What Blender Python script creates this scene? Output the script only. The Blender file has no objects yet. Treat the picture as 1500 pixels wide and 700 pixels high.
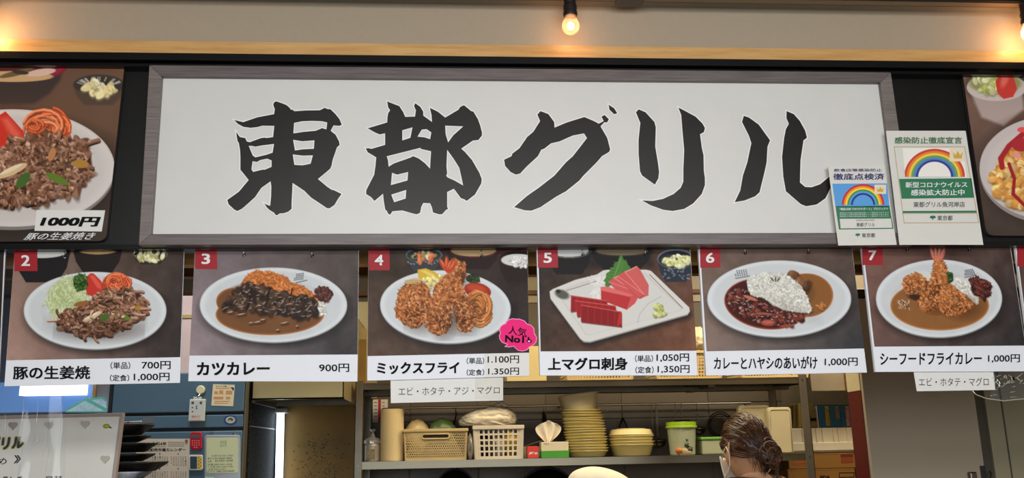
import bpy, bmesh, math, random
import numpy as np
from mathutils import Vector, Matrix
random.seed(7)
SC = bpy.context.scene
COL = SC.collection
# ------------------------------------------------------------------ camera
FPX = 1300.0
PITCH, YAW, ROLL = math.radians(13.45), math.radians(4.06), math.radians(-1.13)
CAM = Vector((0.0, 0.0, 1.5))
def cam_axes():
    cy, sy, cp, sp, cr, sr = math.cos(YAW), math.sin(YAW), math.cos(PITCH), math.sin(PITCH), math.cos(ROLL), math.sin(ROLL)
    f = Vector((sy*cp, cy*cp, sp)); r = Vector((cy, -sy, 0)); u = r.cross(f)
    return cr*r+sr*u, -sr*r+cr*u, f
RX, UX, FX = cam_axes()
cd = bpy.data.cameras.new('camera'); cam = bpy.data.objects.new('camera', cd); COL.objects.link(cam)
cd.sensor_width = 36; cd.lens = FPX/1500*36; cd.clip_start = .02; cd.clip_end = 60
cam.matrix_world = Matrix(((RX.x, UX.x, -FX.x, CAM.x), (RX.y, UX.y, -FX.y, CAM.y), (RX.z, UX.z, -FX.z, CAM.z), (0, 0, 0, 1)))
SC.camera = cam
# ------------------------------------------------------------------ world, lights, exposure
SC.view_settings.view_transform = 'Standard'; SC.view_settings.look = 'None'; SC.view_settings.gamma = 1
SC.view_settings.use_curve_mapping = False
SC.view_settings.exposure = 0.0
w = bpy.data.worlds.new('world'); SC.world = w; w.use_nodes = True
w.node_tree.nodes['Background'].inputs[0].default_value = (.8, .9, 1, 1); w.node_tree.nodes['Background'].inputs[1].default_value = .05
def area(name, loc, rot, sx, sy, power, col):
    l = bpy.data.lights.new(name, 'AREA'); l.shape = 'RECTANGLE'; l.size = sx; l.size_y = sy; l.energy = power; l.color = col
    o = bpy.data.objects.new(name, l); COL.objects.link(o); o.location = loc; o.rotation_euler = rot; return o
# dining side: ceiling panel, and unseen upright panel low behind the photographer, cool white
area('dining_panel_light', (0.3, -0.6, 2.62), (math.radians(28), 0, 0), 2.6, .7, 80, (1, .975, .95))
area('dining_panel_light', (0.2, -1.6, 1.9), (math.radians(80), 0, 0), 3.2, 1.0, 68, (.93, .97, 1))
# kitchen: ceiling lights, warm except at the left
area('kitchen_light', (0.55, 3.3, 2.5), (0, 0, 0), 1.7, .5, 25, (1, .80, .50))
area('kitchen_light', (-1.0, 3.0, 2.5), (0, 0, 0), .5, .5, 9, (.86, .95, 1))  # tinted cool to turn the refrigerator bluer
area('kitchen_light', (1.75, 3.5, 2.5), (math.radians(12), 0, 0), .5, .3, 13, (1, .88, .72))  # unseen lamp, set near the right-hand boxes to brighten them
# ------------------------------------------------------------------ helpers
def ray(px, py):
    return FX + RX*((px-750)/FPX) - UX*((py-350)/FPX)
def P(px, py, Y):
    d = ray(px, py); return CAM + d*((Y-CAM.y)/d.y)
def PX(px, py, X):
    d = ray(px, py); return CAM + d*((X-CAM.x)/d.x)
def Parr(px, py, Y):
    px = np.asarray(px, float); py = np.asarray(py, float)
    a = (px-750)/FPX; b = -(py-350)/FPX
    d = [FX[i] + RX[i]*a + UX[i]*b for i in range(3)]
    t = (Y-CAM.y)/d[1]
    return np.stack([CAM[i]+d[i]*t for i in range(3)], -1)
def s2l(c):
    c = np.asarray(c, float)/255.0
    return np.where(c <= .04045, c/12.92, ((c+.055)/1.055)**2.4)
MATS = {}
def mat(name, col, rough=.6, metal=0.0, var=.12, scale=20.0, bump=0.0, stretch=None, emit=None, estr=0, coat=0, trans=0, alpha=None, col2=None, spec=.5, sss=0):
    if name in MATS: return MATS[name]
    m = bpy.data.materials.new(name); m.use_nodes = True; nt = m.node_tree; N = nt.nodes; L = nt.links
    b = N['Principled BSDF']; MATS[name] = m
    c = [float(v) for v in s2l(col)]
    c2 = [float(v) for v in s2l(col2)] if col2 is not None else [v*(1-var) for v in c]
    tc = N.new('ShaderNodeTexCoord'); mp = N.new('ShaderNodeMapping'); L.new(tc.outputs['Object'], mp.inputs[0])
    if stretch: mp.inputs['Scale'].default_value = stretch
    nz = N.new('ShaderNodeTexNoise'); nz.inputs['Scale'].default_value = scale; nz.inputs['Detail'].default_value = 5; nz.inputs['Roughness'].default_value = .6
    L.new(mp.outputs[0], nz.inputs['Vector'])
    rp = N.new('ShaderNodeValToRGB'); rp.color_ramp.elements[0].position = .3; rp.color_ramp.elements[1].position = .7
    rp.color_ramp.elements[0].color = (*c2, 1); rp.color_ramp.elements[1].color = (*c, 1)
    L.new(nz.outputs['Fac'], rp.inputs[0]); L.new(rp.outputs[0], b.inputs['Base Color'])
    b.inputs['Roughness'].default_value = rough; b.inputs['Metallic'].default_value = metal
    b.inputs['Specular IOR Level'].default_value = spec
    if coat: b.inputs['Coat Weight'].default_value = coat; b.inputs['Coat Roughness'].default_value = .08
    if trans: b.inputs['Transmission Weight'].default_value = trans
    if sss:
        b.inputs['Subsurface Weight'].default_value = sss; b.inputs['Subsurface Radius'].default_value = (.02, .012, .006)
    if alpha is not None: b.inputs['Alpha'].default_value = alpha
    if emit is not None:
        b.inputs['Emission Color'].default_value = (*[float(v) for v in s2l(emit)], 1); b.inputs['Emission Strength'].default_value = estr
    if bump:
        bp = N.new('ShaderNodeBump'); bp.inputs['Strength'].default_value = bump; bp.inputs['Distance'].default_value = .002
        L.new(nz.outputs['Fac'], bp.inputs['Height']); L.new(bp.outputs[0], b.inputs['Normal'])
    return m
def film(name, tint, opacity=.1, gloss=.12, rough=.08, scale=8., bump=.3, stretch=None):
    """thin clear plastic: mostly see-through, some gloss, a little milky"""
    if name in MATS: return MATS[name]
    m = bpy.data.materials.new(name); m.use_nodes = True; nt = m.node_tree; N = nt.nodes; L = nt.links; MATS[name] = m
    N.remove(N['Principled BSDF']); out = N['Material Output']
    tr = N.new('ShaderNodeBsdfTransparent'); gl = N.new('ShaderNodeBsdfGlossy'); df = N.new('ShaderNodeBsdfTranslucent'); dd = N.new('ShaderNodeBsdfDiffuse')
    c = (*[float(v) for v in s2l(tint)], 1)
    gl.inputs['Roughness'].default_value = rough; df.inputs[0].default_value = c; dd.inputs[0].default_value = c
    tc = N.new('ShaderNodeTexCoord'); mp = N.new('ShaderNodeMapping'); nz = N.new('ShaderNodeTexNoise'); nz.inputs['Scale'].default_value = scale
    if stretch: mp.inputs['Scale'].default_value = stretch
    L.new(tc.outputs['Object'], mp.inputs[0]); L.new(mp.outputs[0], nz.inputs['Vector'])
    bp = N.new('ShaderNodeBump'); bp.inputs['Strength'].default_value = bump; bp.inputs['Distance'].default_value = .004
    L.new(nz.outputs['Fac'], bp.inputs['Height']); L.new(bp.outputs[0], gl.inputs['Normal'])
    ma = N.new('ShaderNodeMixShader'); ma.inputs[0].default_value = .5; L.new(df.outputs[0], ma.inputs[1]); L.new(dd.outputs[0], ma.inputs[2])
    m1 = N.new('ShaderNodeMixShader'); m1.inputs[0].default_value = opacity; L.new(tr.outputs[0], m1.inputs[1]); L.new(ma.outputs[0], m1.inputs[2])
    m2 = N.new('ShaderNodeMixShader'); m2.inputs[0].default_value = gloss; L.new(m1.outputs[0], m2.inputs[1]); L.new(gl.outputs[0], m2.inputs[2])
    L.new(m2.outputs[0], out.inputs[0]); return m
def print_mat():
    m = bpy.data.materials.new('printed_photo'); m.use_nodes = True; nt = m.node_tree; b = nt.nodes['Principled BSDF']
    a = nt.nodes.new('ShaderNodeAttribute'); a.attribute_name = 'ink'; nt.links.new(a.outputs['Color'], b.inputs['Base Color'])
    b.inputs['Roughness'].default_value = .5; b.inputs['Specular IOR Level'].default_value = .12
    return m
PRINT = print_mat()
ORG = {}
def org(o): return ORG.get(o.name, Vector((0, 0, 0)))
def thing(name, label, cat, loc, group=None, kind=None):
    o = bpy.data.objects.new(name, None); COL.objects.link(o); o.location = loc; o.empty_display_size = .05
    ORG[o.name] = Vector(loc); tag(o, label, cat, group, kind); return o
def tag(o, label=None, cat=None, group=None, kind=None):
    if label: o['label'] = label
    if cat: o['category'] = cat
    if group: o['group'] = group
    if kind: o['kind'] = kind
    return o
def link(name, me, m, parent=None, loc=None, smooth=False):
    """me has world coordinates; parent/loc decide the origin"""
    base = org(parent) if parent else (Vector(loc) if loc is not None else Vector((0, 0, 0)))
    if base.length: me.transform(Matrix.Translation(-base))
    if m is not None:
        me.materials.clear(); me.materials.append(m)
    o = bpy.data.objects.new(name, me); COL.objects.link(o)
    if parent: o.parent = parent
    else: o.location = base
    ORG[o.name] = base
    if smooth:
        me.polygons.foreach_set('use_smooth', [True]*len(me.polygons))
    return o
class M:
    def __init__(s): s.v = []; s.f = []
    def add(s, v, f):
        n = len(s.v); s.v += [tuple(a) for a in v]; s.f += [tuple(i+n for i in q) for q in f]; return s
    def box(s, x0, x1, y0, y1, z0, z1):
        return s.add([(x0,y0,z0),(x1,y0,z0),(x1,y1,z0),(x0,y1,z0),(x0,y0,z1),(x1,y0,z1),(x1,y1,z1),(x0,y1,z1)],
              [(0,3,2,1),(4,5,6,7),(0,1,5,4),(1,2,6,5),(2,3,7,6),(3,0,4,7)])
    def hexa(s, front, back):
        """front/back: 4 pts TL TR BR BL"""
        v = list(front)+list(back)
        return s.add(v, [(0,3,2,1),(4,5,6,7),(0,1,5,4),(1,2,6,5),(2,3,7,6),(3,0,4,7)])
    def prism(s, pts, d):
        """pts polygon (3d), extruded by vector d"""
        n = len(pts); a = [Vector(p) for p in pts]; b = [p+Vector(d) for p in a]
        f = [tuple(range(n)), tuple(range(2*n-1, n-1, -1))]+[(i, (i+1) % n, (i+1) % n+n, i+n) for i in range(n)]
        return s.add(a+b, f)
    def lathe(s, c, prof, n=28, sx=1, sy=1, cap=True):
        v = []; f = []
        for r, z in prof:
            for k in range(n):
                a = 2*math.pi*k/n; v.append((c[0]+r*sx*math.cos(a), c[1]+r*sy*math.sin(a), c[2]+z))
        for i in range(len(prof)-1):
            for k in range(n):
                k2 = (k+1) % n; f.append((i*n+k, i*n+k2, (i+1)*n+k2, (i+1)*n+k))
        if cap:
            f.append(tuple(range(n-1, -1, -1))); f.append(tuple((len(prof)-1)*n+k for k in range(n)))
        return s.add(v, f)
    def tube(s, pts, r, n=8, closed=False):
        pts = [Vector(p) for p in pts]; L = len(pts); v = []; f = []
        rs = r if isinstance(r, (list, tuple)) else [r]*L
        up = Vector((0, 0, 1)); prev = None
        for i, p in enumerate(pts):
            t = (pts[min(i+1, L-1)]-pts[max(i-1, 0)]) if not closed else (pts[(i+1) % L]-pts[i-1])
            if t.length < 1e-9: t = Vector((0, 0, 1))
            t.normalize()
            a = prev if prev is not None else (up if abs(t.z) < .9 else Vector((1, 0, 0)))
            a = (a-t*a.dot(t))
            if a.length < 1e-6: a = Vector((0, 1, 0))
            a.normalize(); prev = a; b = t.cross(a)
            for k in range(n):
                g = 2*math.pi*k/n; v.append(p+(a*math.cos(g)+b*math.sin(g))*rs[i])
        for i in range(L-1 if not closed else L):
            j = (i+1) % L
            for k in range(n):
                k2 = (k+1) % n; f.append((i*n+k, i*n+k2, j*n+k2, j*n+k))
        if not closed:
            f.append(tuple(range(n-1, -1, -1))); f.append(tuple((L-1)*n+k for k in range(n)))
        return s.add(v, f)
    def sph(s, c, r, nu=20, nv=12):
        r = r if isinstance(r, (list, tuple)) else (r, r, r)
        v = [(c[0], c[1], c[2]-r[2])]; f = []
        for i in range(1, nv):
            t = math.pi*i/nv-math.pi/2
            for k in range(nu):
                a = 2*math.pi*k/nu; v.append((c[0]+r[0]*math.cos(t)*math.cos(a), c[1]+r[1]*math.cos(t)*math.sin(a), c[2]+r[2]*math.sin(t)))
        v.append((c[0], c[1], c[2]+r[2])); e = len(v)-1
        for k in range(nu):
            k2 = (k+1) % nu; f.append((0, 1+k2, 1+k)); f.append((e, 1+(nv-2)*nu+k, 1+(nv-2)*nu+k2))
            for i in range(nv-2): f.append((1+i*nu+k, 1+i*nu+k2, 1+(i+1)*nu+k2, 1+(i+1)*nu+k))
        return s.add(v, f)
    def mesh(s, name='m'):
        me = bpy.data.meshes.new(name); me.from_pydata([tuple(p) for p in s.v], [], s.f); me.update(); return me
    def build(s, name, m, parent=None, loc=None, smooth=False, bev=0, seg=2):
        me = s.mesh(name); fixn(me); o = link(name, me, m, parent, loc, smooth)
        if bev:
            b = o.modifiers.new('bevel', 'BEVEL'); b.width = bev; b.segments = seg; b.limit_method = 'ANGLE'
        return o
def fixn(me):
    b = bmesh.new(); b.from_mesh(me); bmesh.ops.recalc_face_normals(b, faces=b.faces); b.to_mesh(me); b.free()
def pb(x0, y0, x1, y1, Y, dep):
    """world box ranges whose front face at depth Y spans the given photograph rectangle"""
    xm, ym = (x0+x1)/2, (y0+y1)/2
    return (P(x0, ym, Y).x, P(x1, ym, Y).x, Y, Y+dep, P(xm, y1, Y).z, P(xm, y0, Y).z)
def struct(name, m_, material):
    o = m_.build(name, material); o['kind'] = 'structure'; return o
def bil(q, u, v):
    """q TL TR BR BL in photo px; u right, v down"""
    q = np.asarray(q, float); u = np.asarray(u, float)[..., None]; v = np.asarray(v, float)[..., None]
    return (q[0]*(1-u)+q[1]*u)*(1-v)+(q[3]*(1-u)+q[2]*u)*v
def rq(x0, y0, x1, y1, s=0.0, k=0.0):
    """rectangle as quad; s slope of baseline, k horizontal lean"""
    d = (x1-x0)*s; h = (y1-y0)*k
    return [(x0, y0), (x1, y0+d), (x1+h, y1+d), (x0+h, y1)]
def flat(name, quad, Y, m, parent=None, loc=None, depth=0.0006):
    a = [P(x, y, Y) for x, y in quad]; b = [p+Vector((0, depth, 0)) for p in a]
    return M().hexa(a, b).build(name, m, parent, loc)
def curve_mesh(c):
    o = bpy.data.objects.new('tmp', c); COL.objects.link(o)
    me = bpy.data.meshes.new_from_object(o); bpy.data.objects.remove(o); bpy.data.curves.remove(c); return me
def text(s, quad, Y, m, parent, name='lettering', bold=0.0, shear=0.0):
    """printed words; bold = stroke thickening as a fraction of the letter size (shifted stampings in one mesh)"""
    c = bpy.data.curves.new('t', 'FONT'); c.body = s; c.shear = shear; c.resolution_u = 3
    me = curve_mesh(c); n = len(me.vertices); co = np.empty(n*3); me.vertices.foreach_get('co', co); co = co.reshape(-1, 3)
    mn = co.min(0)-bold; mx = co.max(0)+bold; st = [(0, 0)]
    if bold > .004: st = [(bold, bold*.8), (-bold, bold*.8), (bold, -bold*.8), (-bold, -bold*.8), (0, 0)]
    nl = len(me.loops); li = np.empty(nl, int); me.loops.foreach_get('vertex_index', li); np_ = len(me.polygons); ls = np.empty(np_, int); me.polygons.foreach_get('loop_start', ls)
    V = []
    for k, (dx, dy) in enumerate(st):
        u = (co[:, 0]+dx-mn[0])/max(1e-6, mx[0]-mn[0]); v = 1-(co[:, 1]+dy-mn[1])/max(1e-6, mx[1]-mn[1])
        q = bil(quad, u, v); V.append(Parr(q[:, 0], q[:, 1], Y-k*2e-5))
    bpy.data.meshes.remove(me); K = len(st); me = bpy.data.meshes.new(name)
    me.vertices.add(n*K); me.vertices.foreach_set('co', np.concatenate(V).reshape(-1)); me.loops.add(nl*K); me.loops.foreach_set('vertex_index', np.concatenate([li+n*k for k in range(K)]))
    me.polygons.add(np_*K); me.polygons.foreach_set('loop_start', np.concatenate([ls+nl*k for k in range(K)])); me.update(calc_edges=True)
    return link(name, me, m, parent)
def shape(name, loops, Y, m, parent, off=0.0, thick=0.0):
    """filled outline with holes, loops in photo px"""
    c = bpy.data.curves.new('s', 'CURVE'); c.dimensions = '2D'; c.fill_mode = 'BOTH' if not thick else 'BOTH'; c.offset = off
    for i, lp in enumerate(loops):
        a = sum(lp[k][0]*lp[(k+1) % len(lp)][1]-lp[(k+1) % len(lp)][0]*lp[k][1] for k in range(len(lp)))
        if (a > 0) != (i == 0): lp = lp[::-1]
        sp = c.splines.new('POLY'); sp.points.add(len(lp)-1); sp.use_cyclic_u = True
        for k, (x, y) in enumerate(lp): sp.points[k].co = (x, y, 0, 1)
    me = curve_mesh(c); n = len(me.vertices); co = np.empty(n*3); me.vertices.foreach_get('co', co); co = co.reshape(-1, 3)
    w = Parr(co[:, 0], co[:, 1], Y); me.vertices.foreach_set('co', w.reshape(-1)); me.update()
    return link(name, me, m, parent)
def tree_copy(root, delta, label=None, name=None, scale=None):
    c = root.copy(); COL.objects.link(c); c.location = root.location+Vector(delta)
    if label: c['label'] = label
    if scale: c.scale = scale
    for ch in root.children:
        d = ch.copy(); COL.objects.link(d); d.parent = c
        for g in ch.children:
            e = g.copy(); COL.objects.link(e); e.parent = d
    return c
# ------------------------------------------------------------------ printed-picture painter (ink colours of flat photographs)
class Paint:
    def __init__(s, quad, step=.8, o=(0, 0), k=1.0, bg=(90, 80, 70), seed=1, gain=1.12):
        q = np.asarray(quad, float); wd = max(np.hypot(*(q[1]-q[0])), np.hypot(*(q[2]-q[3]))); ht = max(np.hypot(*(q[3]-q[0])), np.hypot(*(q[2]-q[1])))
        s.nx, s.ny = int(wd/step)+1, int(ht/step)+1
        U, V = np.meshgrid(np.linspace(0, 1, s.nx), np.linspace(0, 1, s.ny)); p = bil(quad, U, V)
        s.px, s.py = p[..., 0], p[..., 1]; s.X = (s.px-o[0])*k; s.Y = (s.py-o[1])*k; s.k = k; s.step = step*k
        s.C = np.zeros((s.ny, s.nx, 3))+np.array(bg, float); s.r = np.random.RandomState(seed); s.gain = gain
        s.rmin = s.Y.min(1); s.rmax = s.Y.max(1); s.cmin = s.X.min(0); s.cmax = s.X.max(0)
    def win(s, x0, y0, x1, y1):
        r0 = np.searchsorted(s.rmax, y0); r1 = np.searchsorted(s.rmin, y1); c0 = np.searchsorted(s.cmax, x0); c1 = np.searchsorted(s.cmin, x1)
        return slice(max(0, r0-1), r1+1), slice(max(0, c0-1), c1+1)
    def put(s, w, m, col, a=1.0):
        m = np.clip(m, 0, 1)[..., None]*a; s.C[w] = s.C[w]*(1-m)+np.asarray(col, float)*m
    def grad(s, c00, c10, c01, c11):
        u = ((s.X-s.X.min())/(s.X.max()-s.X.min()))[..., None]; v = ((s.Y-s.Y.min())/(s.Y.max()-s.Y.min()))[..., None]
        c = [np.asarray(c, float) for c in (c00, c10, c01, c11)]
        s.C = (c[0]*(1-u)+c[1]*u)*(1-v)+(c[2]*(1-u)+c[3]*u)*v
    def noise(s, amp=10, cell=30, seed=0):
        r = np.random.RandomState(seed); g = r.rand(90, 90)
        out = 0
        for o, a in ((1, 1), (2.1, .5), (4.3, .3)):
            x = (s.X-s.X.min())/cell*o; y = (s.Y-s.Y.min())/cell*o; xi = x.astype(int); yi = y.astype(int); fx = x-xi; fy = y-yi
            fx = fx*fx*(3-2*fx); fy = fy*fy*(3-2*fy); xi %= 88; yi %= 88
            out = out+a*((g[yi, xi]*(1-fx)+g[yi, xi+1]*fx)*(1-fy)+(g[yi+1, xi]*(1-fx)+g[yi+1, xi+1]*fx)*fy-.5)
        s.C += (out*amp)[..., None]; return out
    def ell(s, cx, cy, rx, ry, col, ang=0, soft=None, a=1.0, part=None):
        R = max(rx, ry)+8; w = s.win(cx-R, cy-R, cx+R, cy+R); x = s.X[w]-cx; y = s.Y[w]-cy
        if x.size == 0: return
        t = math.radians(ang); xx = x*math.cos(t)+y*math.sin(t); yy = -x*math.sin(t)+y*math.cos(t)
        q = np.sqrt((xx/rx)**2+(yy/ry)**2); g = (1-q)*min(rx, ry); so = soft if soft else s.step*1.0
        m = g/so+.5
        if part: m = np.minimum(np.clip(m, 0, 1), np.clip(part(xx, yy)/so+.5, 0, 1))
        s.put(w, m, col, a)
    def poly(s, pts, col, soft=None, a=1.0):
        p = np.asarray(pts, float); so = soft if soft else s.step; w = s.win(p[:, 0].min()-so, p[:, 1].min()-so, p[:, 0].max()+so, p[:, 1].max()+so)
        x, y = s.X[w], s.Y[w]
        if x.size == 0: return
        d = np.full(x.shape, 1e9); ins = np.zeros(x.shape, bool)
        for i in range(len(p)):
            ax, ay = p[i]; bx, by = p[(i+1) % len(p)]; ex, ey = bx-ax, by-ay
            t = np.clip(((x-ax)*ex+(y-ay)*ey)/(ex*ex+ey*ey+1e-9), 0, 1); d = np.minimum(d, np.hypot(x-ax-t*ex, y-ay-t*ey))
            c = ((ay > y) != (by > y))
            with np.errstate(divide='ignore', invalid='ignore'): c &= x < (bx-ax)*(y-ay)/(by-ay+1e-12)+ax
            ins ^= c
        s.put(w, np.where(ins, d, -d)/so+.5, col, a)
    def line(s, pts, wd, col, a=1.0):
        p = np.asarray(pts, float)
        for i in range(len(p)-1):
            ax, ay = p[i]; bx, by = p[i+1]; w = s.win(min(ax, bx)-wd, min(ay, by)-wd, max(ax, bx)+wd, max(ay, by)+wd); x, y = s.X[w], s.Y[w]
            if x.size == 0: continue
            ex, ey = bx-ax, by-ay; t = np.clip(((x-ax)*ex+(y-ay)*ey)/(ex*ex+ey*ey+1e-9), 0, 1)
            s.put(w, (wd/2-np.hypot(x-ax-t*ex, y-ay-t*ey))/s.step+.5, col, a)
    def inside(s, pts, n, pad=0):
        p = np.asarray(pts, float); out = []
        x0, y0 = p.min(0); x1, y1 = p.max(0); k = 0
        while len(out) < n and k < n*30:
            k += 1; x = s.r.uniform(x0, x1); y = s.r.uniform(y0, y1); c = False
            for i in range(len(p)):
                (ax, ay), (bx, by) = p[i], p[(i+1) % len(p)]
                if (ay > y) != (by > y) and x < (bx-ax)*(y-ay)/(by-ay)+ax: c = not c
            if c: out.append((x, y))
        return sorted(out, key=lambda t: t[1])
    def dabs(s, pts, n, size, cols, asp=1.6, hi=28, dark=.45, light=(-.3, -.45)):
        for x, y in s.inside(pts, n):
            r = size*s.r.uniform(.55, 1.25); e = s.r.uniform(1, asp); an = s.r.uniform(0, 180); c = np.array(cols[s.r.randint(len(cols))], float)*s.r.uniform(.85, 1.12)
            s.ell(x+.1*r, y+.4*r, r*e*.95, r*.85, c*dark, an, a=.55, soft=r*.5); s.ell(x, y, r*e*.9, r*.8, c, an, soft=max(s.step, r*.25))
            s.ell(x+light[0]*r, y+light[1]*r, r*e*.4, r*.3, np.minimum(c+hi, 255), an, soft=r*.5, a=.9)
    def strands(s, cx, cy, rx, ry, n, wd, cols, curl=1.0):
        for _ in range(n):
            a0 = s.r.uniform(0, 6.28); fr = s.r.uniform(.35, 1); sp = s.r.uniform(1.2, 4)*curl; ox, oy = s.r.uniform(-.25, .25, 2); c = np.array(cols[s.r.randint(len(cols))], float)*s.r.uniform(.85, 1.1)
            pts = [(cx+rx*(ox+fr*(1-.2*t)*math.cos(a0+sp*t)), cy+ry*(oy+fr*(1-.2*t)*math.sin(a0+sp*t))) for t in np.linspace(0, 1, 9)]
            s.line([(x+.3*wd, y+.5*wd) for x, y in pts], wd*1.1, c*.6, .7); s.line(pts, wd, c); s.line([(x-.15*wd, y-.2*wd) for x, y in pts], wd*.35, np.minimum(c+35, 255), .7)
    def curls(s, pts, n, size, cols):
        """short bent ribbons: sliced meat"""
        for x, y in s.inside(pts, n):
            c = np.array(cols[s.r.randint(len(cols))], float)*s.r.uniform(.8, 1.12); a = s.r.uniform(0, 6.28); l = size*s.r.uniform(.7, 1.6); b = s.r.uniform(-1.5, 1.5); w_ = size*s.r.uniform(.3, .62); p = []
            for q in np.linspace(0, 1, 6): p.append((x, y)); x += l*.3*math.cos(a); y += l*.22*math.sin(a); a += b*.35
            s.line([(u+1, v+w_*.45) for u, v in p], w_*1.15, c*.38, .8); s.line(p, w_, c); s.line([(u-.1*w_, v-.22*w_) for u, v in p], w_*.42, np.minimum(c*1.18+16, 255), .75)
            if s.r.rand() < .25: s.ell(p[2][0], p[2][1]-w_*.3, w_*.35, w_*.16, (232, 206, 186), s.r.uniform(0, 90), a=.7)
    def shade(s, cx, cy, rx, ry, amt, soft=40, ang=0):
        """shading painted into a printed food lump"""
        s.ell(cx, cy, rx, ry, (40, 18, 8), ang, soft=soft, a=amt)
    def crumbs(s, pts, n, size, cols):
        for x, y in s.inside(pts, n):
            c = np.array(cols[s.r.randint(len(cols))], float)*s.r.uniform(.72, 1.15); r = size*s.r.uniform(.5, 1.3); an = s.r.uniform(0, 180)
            s.ell(x, y, r*s.r.uniform(1, 2.2), r*.6, c, an, a=.85)
            if s.r.rand() < .3: s.ell(x-.3*r, y-.4*r, r*.5, r*.3, np.minimum(c+50, 255), an, a=.7)
    def plate(s, cx, cy, rx, ry, col=(206, 209, 211), ang=0, sh=(.42, 10, 26)):
        s.ell(cx+sh[1], cy+sh[2], rx*1.02, ry*.98, (25, 22, 22), ang, soft=34, a=.6)
        c = np.array(col, float)
        s.ell(cx, cy+5, rx, ry, c*.62, ang); s.ell(cx, cy, rx, ry, c, ang); s.ell(cx, cy, rx*.985, ry*.975, c*1.05, ang, soft=3)
        s.ell(cx, cy+2, rx*.93, ry*.92, c*.99, ang, soft=10); s.ell(cx, cy+ry*.04, rx*.74, ry*.70, c*.93, ang, soft=14); s.ell(cx, cy+ry*.07, rx*.72, ry*.66, c*1.0, ang, soft=16)
    def bowl(s, cx, cy, rx, ry, body, rim, inner, drop, soft=None):
        s.poly([(cx-rx, cy), (cx+rx, cy), (cx+rx*.86, cy+drop*.55), (cx+rx*.55, cy+drop), (cx-rx*.55, cy+drop), (cx-rx*.86, cy+drop*.55)], body, soft=soft or 4)
        s.ell(cx, cy, rx, ry, rim, soft=soft); s.ell(cx, cy+ry*.06, rx*.95, ry*.88, np.array(body)*.8, soft=soft); s.ell(cx, cy+ry*.22, rx*.84, ry*.66, inner, soft=soft)
    def build(s, name, Y, parent=None, loc=None, bend=None):
        Yp = Y if bend is None else Y+bend(s)
        w = Parr(s.px, s.py, Yp).reshape(-1, 3); n = s.nx*s.ny; i = np.arange(n).reshape(s.ny, s.nx)
        f = np.stack([i[:-1, :-1], i[1:, :-1], i[1:, 1:], i[:-1, 1:]], -1).reshape(-1); nf = len(f)//4
        me = bpy.data.meshes.new(name); me.vertices.add(n); me.vertices.foreach_set('co', w.reshape(-1)); me.loops.add(nf*4); me.loops.foreach_set('vertex_index', f)
        me.polygons.add(nf); me.polygons.foreach_set('loop_start', np.arange(nf)*4); me.update(calc_edges=True)
        at = me.color_attributes.new('ink', 'FLOAT_COLOR', 'POINT'); c = s2l(np.clip(s.C, 3, 250))*s.gain
        at.data.foreach_set('color', np.concatenate([c.reshape(-1, 3), np.ones((n, 1))], 1).reshape(-1))
        return link(name, me, PRINT, parent, loc)
# ------------------------------------------------------------------ materials
m_black = mat('black_valance_board', (14, 13, 13), .35, var=.2, scale=6)
m_rail = mat('black_painted_rail', (22, 22, 24), .28, .3, var=.2)
m_soffit = mat('beige_wallpaper', (174, 158, 136), .75, var=.04, scale=60, bump=.15)
m_ceil = mat('grey_ceiling_paint', (150, 146, 136), .8, var=.04, scale=30)
m_wood = mat('pale_oak_strip', (222, 176, 112), .45, col2=(196, 146, 82), scale=5, stretch=(1.2, 8, 14))
m_wood_dk = mat('brown_stained_board', (120, 82, 36), .5, col2=(96, 62, 26), scale=6, stretch=(2, 8, 20))
m_frame = mat('grey_woodgrain_foil', (118, 108, 106), .42, col2=(86, 78, 77), scale=9, stretch=(1, 12, 26))
m_frame_v = mat('grey_woodgrain_foil_upright', (136, 126, 122), .42, col2=(104, 95, 92), scale=9, stretch=(1.5, 12, 30))
m_signw = mat('white_sign_sheet', (222, 220, 216), .42, var=.035, scale=9)
m_halo = mat('white_letter_outline', (246, 245, 242), .4, var=.01)
m_ink = mat('black_vinyl_letters', (38, 35, 34), .38, var=.25, scale=14, spec=.3)
m_black_ink = mat('black_print', (20, 18, 20), .7, var=.05, spec=.12)
m_white_ink = mat('white_print', (236, 236, 236), .5, var=.02)
m_card = mat('white_foam_card', (238, 240, 247), .55, var=.015)
m_edge = mat('white_card_edge', (236, 232, 222), .6, var=.02)
m_badge = mat('crimson_number_badge', (168, 42, 50), .5, var=.04, spec=.2)
m_wire = mat('steel_wire', (200, 196, 188), .25, 1, var=.1)
m_paper = mat('white_paper', (232, 230, 225), .6, var=.02)
m_steel = mat('brushed_stainless_steel', (128, 122, 106), .34, 1, var=.12, scale=12, stretch=(1, 1, 30))
m_steel_dk = mat('dull_steel_angle', (128, 122, 110), .42, .85, var=.2, scale=18)
m_wallb = mat('kitchen_wall_panel', (112, 102, 86), .5, var=.1, scale=4)
m_wall_up = mat('kitchen_upper_wall', (196, 186, 160), .7, var=.05)
m_floor = mat('kitchen_floor_tile', (92, 86, 80), .5, var=.2, scale=3)
m_dwall = mat('dining_wall_paint', (180, 172, 160), .8, var=.05)
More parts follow.
